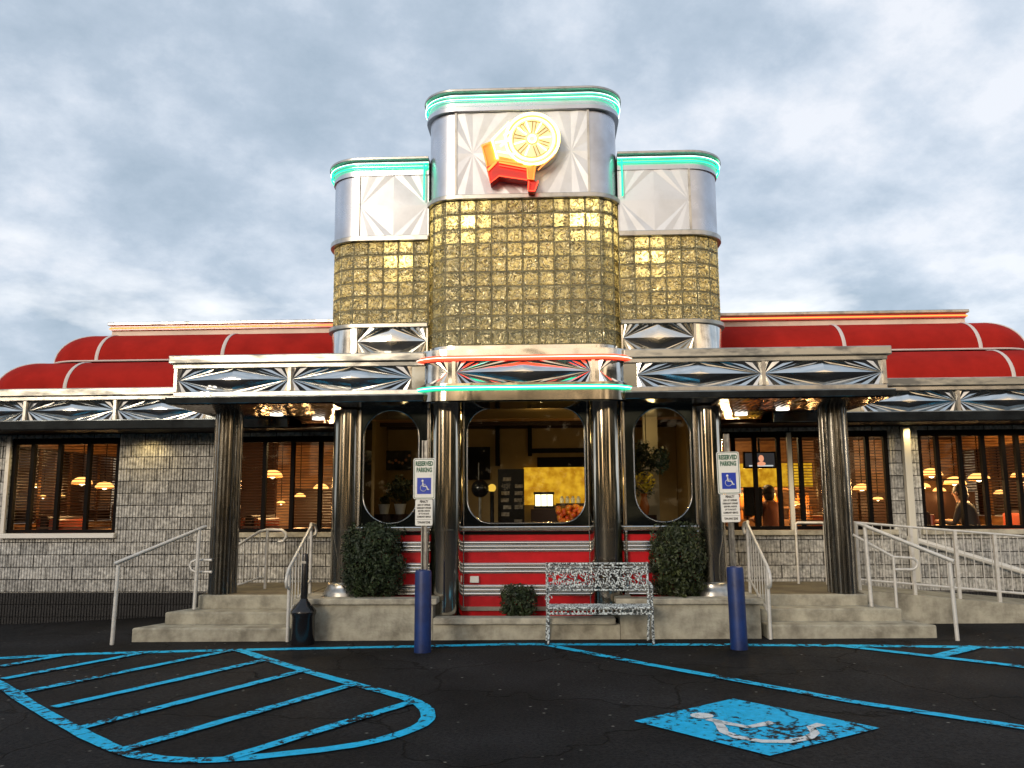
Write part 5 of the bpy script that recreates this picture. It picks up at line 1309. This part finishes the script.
# people (seated, seen through the glass)
def person(x, y, zseat, face, shirt, label, s=1.0, lean=0.):
    """seated figure; face = heading angle of the chest in the plan"""
    root = thing('person', label, 'person', (x, y, zseat), 'people seated inside')
    V = {}; E = []
    def j(n, px, py, pz, r, par=None):
        V[n] = ((px, py, pz), r);
        if par: E.append((par, n))
    j('pel', 0, 0, .10, .15); j('waist', .02, 0, .28, .135, 'pel'); j('chest', .05+lean*.3, 0, .48, .155, 'waist'); j('neckb', .06+lean*.6, 0, .60, .075, 'chest'); j('neck', .08+lean*.7, 0, .66, .055, 'neckb'); j('head', .11+lean*.8, 0, .75, .088, 'neck'); j('crown', .10+lean*.8, 0, .84, .070, 'head')
    for q, sg in (('l', 1), ('r', -1)):
        j(q+'sh', .05+lean*.5, .17*sg, .55, .062, 'neckb'); j(q+'el', .12+lean*.5, .23*sg, .30, .045, q+'sh'); j(q+'wr', .36+lean*.3, .16*sg, .33, .030, q+'el'); j(q+'ha', .44+lean*.3, .14*sg, .34, .034, q+'wr')
        for k in range(4): j(q+'f%d' % k, .52+lean*.3-.008*abs(k-1), (.14+(k-1.5)*.020)*sg, .335, .0085, q+'ha')
        j(q+'th', .47+lean*.3, (.14-.05)*sg, .35, .0095, q+'ha')
        j(q+'hip', .04, .10*sg, .08, .085, 'pel'); j(q+'kn', .46, .11*sg, .09, .062, q+'hip'); j(q+'an', .45, .11*sg, -.33, .038, q+'kn'); j(q+'to', .60, .12*sg, -.38, .034, q+'an')
    names = list(V); me = bpy.data.meshes.new('body')
    ca, sa = math.cos(face), math.sin(face)
    me.from_pydata([((p[0]*ca-p[1]*sa)*s, (p[0]*sa+p[1]*ca)*s, p[2]*s) for p, r in V.values()], [(names.index(a_), names.index(b_)) for a_, b_ in E], [])
    ob = bpy.data.objects.new('tmp', me); COL.objects.link(ob)
    md = ob.modifiers.new('s', 'SKIN'); 
    for i, (p, r) in enumerate(V.values()): me.skin_vertices[0].data[i].radius = (r*s, r*s)
    me.skin_vertices[0].data[0].use_root = True
    sb = ob.modifiers.new('ss', 'SUBSURF'); sb.levels = 2; sb.render_levels = 2
    dg = bpy.context.evaluated_depsgraph_get(); m2 = bpy.data.meshes.new_from_object(ob.evaluated_get(dg)); bpy.data.objects.remove(ob)
    m2.name = 'body'; m2.materials.clear(); m2.materials.append(MT[shirt]); m2.materials.append(MT['skin']); m2.shade_smooth()
    for pg in m2.polygons:
        c = pg.center; pz = c.z/s; lx = (c.x*ca+c.y*sa)/s
        pg.material_index = 1 if (pz > .635 or (lx > .34 and pz > .24)) else 0
    bo_ = bpy.data.objects.new('body', m2); COL.objects.link(bo_); bo_.parent = root
    hx, hz = .09+lean*.8, .80
    h = MB()
    def W(px, py, pz): return (x+(px*ca-py*sa)*s, y+(px*sa+py*ca)*s, zseat+pz*s)
    h.sphere(W(hx-.015, 0, hz+.015), .108*s, 16, 12, (1, 1, 1.0)); h.sphere(W(hx-.05, 0, hz-.07), .085*s, 12, 8, (1, 1, 1.2)); h.build('hair', 'hair', root, smooth=60)
    f = MB(); f.sphere(W(hx+.105, 0, .765), .017*s, 8, 6); f.sphere(W(hx+.088, .033, .795), .012*s, 8, 6); f.sphere(W(hx+.088, -.033, .795), .012*s, 8, 6)
    for sg in (1, -1): f.sphere(W(hx+.0, .10*sg, .775), .024*s, 8, 6, (1, 1, 1.3))
    f.build('face_feature', 'skin', root, smooth=60)
p = at(771, 503, Y=14.4)
person(p.x, 14.4, .95, PI/2*1.15, 'shirt_rust', 'person in a rust shirt seated with back to the glass behind the right porch window', 1.0)
p = at(972, 512, Y=13.45)
person(p.x, 13.45, .92, PI*.72, 'shirt_dark', 'person in dark clothes leaning over a table in the right wing window', 1.0, .10)

# window and lobby items
m_ = MB(); a, b = at(511.5, 418, Y=13.2), at(528, 408.5, Y=13.2)
root = thing('emergency_light', 'white twin headed emergency light high on the lobby wall', 'emergency light', ((a.x+b.x)/2, 13.3, a.z))
m_.box(a.x+.04, b.x-.04, 13.30, 13.39, a.z+.02, b.z); m_.build('housing', 'white', root, bevel=.01)
for xx in (a.x+.01, b.x-.01): m_ = MB(); m_.sphere((xx, 13.28, b.z-.03), .045, 12, 8); m_.build('lamp_head', 'white', root, smooth=60)
a, b = at(498, 512, Y=12.6), at(524, 461, Y=12.6)
root = thing('card_rack', 'dark spinner rack of small pale cards in the centre of the lobby', 'card rack', ((a.x+b.x)/2, 12.6, .452))
m_ = MB(); m_.box(a.x, b.x, 12.6, 12.64, .60, b.z-.12); m_.cyl((a.x+b.x)/2, 12.62, .452, .6, .16, 16); m_.build('frame', 'black', root)
m_ = MB(); rng = random.Random(2)
for r_ in range(7):
    for c in range(2):
        if rng.random() < .12: continue
        xx = a.x+.06+c*.19+rng.uniform(-.02, .02); zz_ = b.z-.30-r_*.105; m_.box(xx, xx+.12, 12.585, 12.592, zz_, zz_+.055)
m_.build('card', pm('pale_cards', (.45, .42, .36), .6, var=(.12, .10, .08), vscale=20), root)
a, b = at(535, 506, Y=12.5), at(553, 494.5, Y=12.5)
root = thing('pastry_display', 'lit glass pastry display glowing on the lobby counter', 'display case', ((a.x+b.x)/2, 12.5, 1.3))
m_ = MB(); m_.box(a.x, b.x, 12.62, 12.66, a.z, b.z); m_.build('lit_back', 'display_lit', root)
m_ = MB(); m_.box(a.x-.02, b.x+.02, 12.5, 12.7, b.z+.002, b.z+.04); m_.box(a.x-.02, b.x+.02, 12.5, 12.7, a.z-.04, a.z-.002)
for xx in (a.x, (a.x*2+b.x)/3, (a.x+2*b.x)/3, b.x): m_.box(xx-.006, xx+.006, 12.5, 12.6, a.z, b.z)
m_.build('frame', 'black', root)
a2 = at(531, 524, Y=12.5); b2 = at(600, 508, Y=12.5)
root = thing('lobby_counter', 'dark lobby counter with candy jars below the amber wall', 'counter', ((a2.x+b2.x)/2, 12.7, .452))
m_ = MB(); m_.box(a2.x, a.x+.45, 12.45, 12.95, .452, a.z-.045); m_.build('base', 'wood_dark', root)
m_ = MB(); rng = random.Random(8)
for k in range(60):
    p = at(rng.uniform(558, 586), rng.uniform(506, 524), Y=12.3); m_.sphere((p.x, 12.35+rng.uniform(-.1, .1), p.z), rng.uniform(.03, .05), 8, 6)
m_.build('candy', pm('orange_candy', (.75, .26, .02), .35, var=(.6, .08, .02), vscale=12, ramp=(.45, .55)), root, smooth=60)
lamp('candy_light', (.95, 12.1, 1.9), 3.0, (1, .70, .3), .05)
jar0 = None
for k, u_ in enumerate((562, 567.5, 573, 578.5)):
    p = at(u_, 503, Y=12.75)
    if jar0 is None:
        jar0 = thing('glass_jar', 'one of the pale jars in a row on the lobby counter', 'jar', (p.x, 12.75, p.z), 'pale jars on the lobby counter')
        m_ = MB(); m_.lathe([(.028, p.z), (.032, p.z+.07), (.016, p.z+.085)], p.x, 12.75, 12); m_.build('jar_body', pm('pale_jar', (.75, .68, .45), .2), jar0, smooth=50)
        m_ = MB(); m_.lathe([(.018, p.z+.086), (.018, p.z+.10), (.0, p.z+.101)], p.x, 12.75, 12); m_.build('lid', 'steel_post', jar0, smooth=50)
    else:
        c_ = copy_tree(jar0); c_.location = (p.x, 12.75, p.z)
m_ = MB(); a3, b3 = at(556, 503, Y=12.7), at(596, 503, Y=12.7); m_.box(a3.x, b3.x, 12.7, 12.9, a3.z-.04, a3.z-.004); m_.build('shelf_board', 'wood_dark', root)
m_ = MB(); m_.box(b3.x-.05, b3.x, 12.74, 12.86, .452, a3.z-.042); m_.build('shelf_support', 'wood_dark', root)
# left of lobby: dark topiary lamp ornament
p = at(480, 497, Y=12.2)
root = thing('ornament_lamp', 'black ball ornament on a thin stem at the left of the front window', 'ornament', (p.x, 12.2, .452))
m_ = MB(); m_.sphere((p.x, 12.2, p.z+.12), .13, 16, 10); m_.build('ball', 'black', root, smooth=60)
m_ = MB(); m_.cyl(p.x, 12.2, .452, p.z, .02, 8); m_.tube([(p.x-.02, 12.2, p.z+.2), (p.x-.02, 12.2, p.z+.5)], .008, 6); m_.build('stem', 'steel_post', root)
p = at(492, 488, Y=12.4)
root = thing('glass_globe', 'small glowing yellow globe beside the black ball ornament', 'globe', (p.x, 12.4, p.z))
m_ = MB(); m_.sphere((p.x, 12.4, p.z), .06, 14, 10); m_.build('globe', emit('globe_glow', (1, .6, .08), .8), root, smooth=60)
m_ = MB(); m_.cyl(p.x, 12.4, .452, p.z-.05, .03, 10); m_.build('pedestal', 'black', root)
# left oval window contents
a, b = at(384, 470, Y=13.35), at(411, 450.5, Y=13.35)
root = thing('wall_picture', 'dark framed picture with orange spots behind the left oval window', 'picture', ((a.x+b.x)/2, 13.36, a.z))
m_ = MB(); m_.box(a.x, b.x, 13.35, 13.385, a.z, b.z); m_.build('frame', 'black', root)
m_ = MB(); rng = random.Random(4)
for k in range(7): m_.sphere((a.x+.08+.055*k, 13.348, a.z+.1+rng.uniform(0, .14)), .022, 8, 6, (1, .1, 1))
m_.build('print', pm('print_spots', (.5, .12, .03), .6, var=(.4, .35, .25), vscale=9), root)
def potplant(u, v, Y, h, label, spread=.2, mat='leaf_olive', n=500, floor=None, name='potted_plant'):
    p = at(u, v, Y=Y); root = thing(name, label, 'potted plant', (p.x, Y, p.z))
    m_ = MB(); m_.lathe([(.06, p.z), (.085, p.z+.13), (.09, p.z+.14), (.0, p.z+.13)], p.x, Y, 16); m_.build('pot', 'white', root, smooth=50)
    m_ = MB(); m_.cyl(p.x, Y, .452, p.z-.002, .14, 16); m_.build('pedestal', 'wood_dark', root)
    m_ = MB(); leaf_cloud(m_, (p.x, Y, p.z+.14+h/2), (spread, spread*.8, h/2), n, .035, 2, .1, random.Random(1)); m_.build('foliage', mat, root, fix=False)
potplant(400, 514, 11.6, .40, 'leafy plant in a white pot behind the left oval window', .20, n=420)
potplant(384, 514, 11.9, .10, 'small pale pot with a few leaves left of the larger plant', .08, n=60)
a, b = at(384, 496, Y=12.2), at(404, 487, Y=12.2)
root = thing('hostess_stand', 'small olive shelf stand behind the left oval window', 'shelf stand', ((a.x+b.x)/2, 12.3, .452))
m_ = MB(); m_.box(a.x, b.x, 12.15, 12.4, a.z, a.z+.02); m_.box(a.x, b.x, 12.15, 12.4, a.z+.14, a.z+.16); m_.build('shelf', pm('olive_shelf', (.16, .15, .05), .5), root)
m_ = MB(); m_.box(a.x, a.x+.03, 12.16, 12.39, .452, a.z-.001); m_.build('leg', 'wood_dark', root)
m_ = MB(); m_.box(b.x-.03, b.x, 12.16, 12.39, .452, a.z-.001); m_.build('leg', 'wood_dark', root)
# right oval window contents
p = at(650, 459, Y=11.5)
root = thing('hanging_plant', 'dark trailing plant hanging behind the right oval window', 'hanging plant', (p.x, 11.5, p.z))
m_ = MB(); leaf_cloud(m_, (p.x-.12, 11.5, p.z), (.14, .12, .26), 420, .035, 2, .0, random.Random(2)); leaf_cloud(m_, (p.x+.12, 11.5, p.z-.02), (.16, .12, .20), 320, .035, 2, .0, random.Random(3)); m_.build('foliage', 'leaf', root, fix=False)
m_ = MB(); m_.tube([(p.x-.05, 11.5, p.z), (p.x-.05, 11.5, 2.84)], .006, 6); m_.build('cord', 'dark', root)
p = at(644, 492, Y=11.2)
root = thing('flower_vase', 'vase of yellow flowers behind the right oval window', 'flowers', (p.x, 11.2, p.z))
m_ = MB(); leaf_cloud(m_, (p.x, 11.2, p.z+.13), (.15, .12, .13), 130, .035, 2, .0, random.Random(6)); m_.build('blossoms', 'flower', root, fix=False)
m_ = MB(); leaf_cloud(m_, (p.x, 11.2, p.z+.04), (.14, .12, .12), 90, .03, 2, .0, random.Random(7)); m_.build('foliage', 'leaf_olive', root, fix=False)
m_ = MB(); m_.lathe([(.05, p.z-.30), (.07, p.z-.2), (.035, p.z-.06), (.05, p.z-.02)], p.x, 11.2, 16); m_.build('vase', pm('orange_vase', (.5, .14, .03), .25), root, smooth=50)
m_ = MB(); m_.cyl(p.x, 11.2, .452, p.z-.302, .16, 20); m_.build('pedestal', 'wood_dark', root)
a, b = at(646, 530, Y=12.0), at(657, 418, Y=12.0)
root = thing('reflection_post', 'pale square post standing in for a reflection in the right oval window', 'post', ((a.x+b.x)/2, 12.05, .452))  # pale post added in place of a reflection in the glass
m_ = MB(); m_.box(a.x, b.x, 12.0, 12.12, .452, 2.84); m_.build('shaft', pm('pale_post', (.34, .30, .22), .6), root); m_ = MB(); m_.box(a.x-.02, b.x+.02, 11.98, 12.14, .452, .6); m_.build('plinth', 'wood_dark', root)
lamp('lobby_side_fill', (1.7, 11.6, 2.6), 3.0, (1, .68, .28), .08); lamp('lobby_side_fill', (-1.7, 11.6, 2.6), 3.0, (1, .68, .28), .08)  # fill lights added to brighten the oval windows from inside

# ================================================================== unseen tree belt, added for the chrome to reflect
rng = random.Random(11); m_ = MB()
for k in range(520):
    a = rng.uniform(0, 2*PI); 
    back = math.cos(a) < -.2           # a = 0 looks along +Y
    R_ = rng.uniform(46, 62); cx_, cy_ = R_*math.sin(a), R_*math.cos(a)
    h = rng.uniform(4.5, 8.5)*(1.6 if back else (.06 if math.cos(a) > -.1 else .45))
    ad = math.degrees(a)
    if any(abs(ad-c_) < w_ for c_, w_ in ((146, 6), (203, 4), (236, 6))): h *= .28  # low gaps shaped so bright sky mirrors as stripes in the pillars
    for q in range(70):
        x = cx_+rng.gauss(0, 2.0); y = cy_+rng.gauss(0, 1.5); z = rng.uniform(0, 1)**.7*h
        s = rng.uniform(.5, 1.1); n_ = Vector((rng.gauss(0, 1), rng.gauss(0, 1), rng.gauss(0, 1))).normalized(); t = n_.orthogonal().normalized(); b = n_.cross(t)
        P_ = Vector((x, y, z)); m_.add([P_-t*s, P_-b*s*.6, P_+t*s, P_+b*s*.6], [(0, 1, 2, 3)])
o = m_.build('reflected_treeline', 'leaf', fix=False); tag(o, 'dark unseen belt of trees added round the lot for the chrome to reflect', 'trees', kind='stuff')

# ================================================================== render settings
sc.view_settings.view_transform = 'Standard'; sc.view_settings.look = 'None'; sc.view_settings.exposure = .38; sc.view_settings.gamma = 1
sc.render.engine = 'CYCLES'
cy = sc.cycles; cy.use_denoising = True
try: cy.denoiser = 'OPENIMAGEDENOISE'
except Exception: pass
cy.max_bounces = 7; cy.diffuse_bounces = 3; cy.glossy_bounces = 4; cy.transmission_bounces = 4; cy.transparent_max_bounces = 10
cy.sample_clamp_indirect = 5; cy.caustics_reflective = False; cy.caustics_refractive = False; cy.blur_glossy = .5
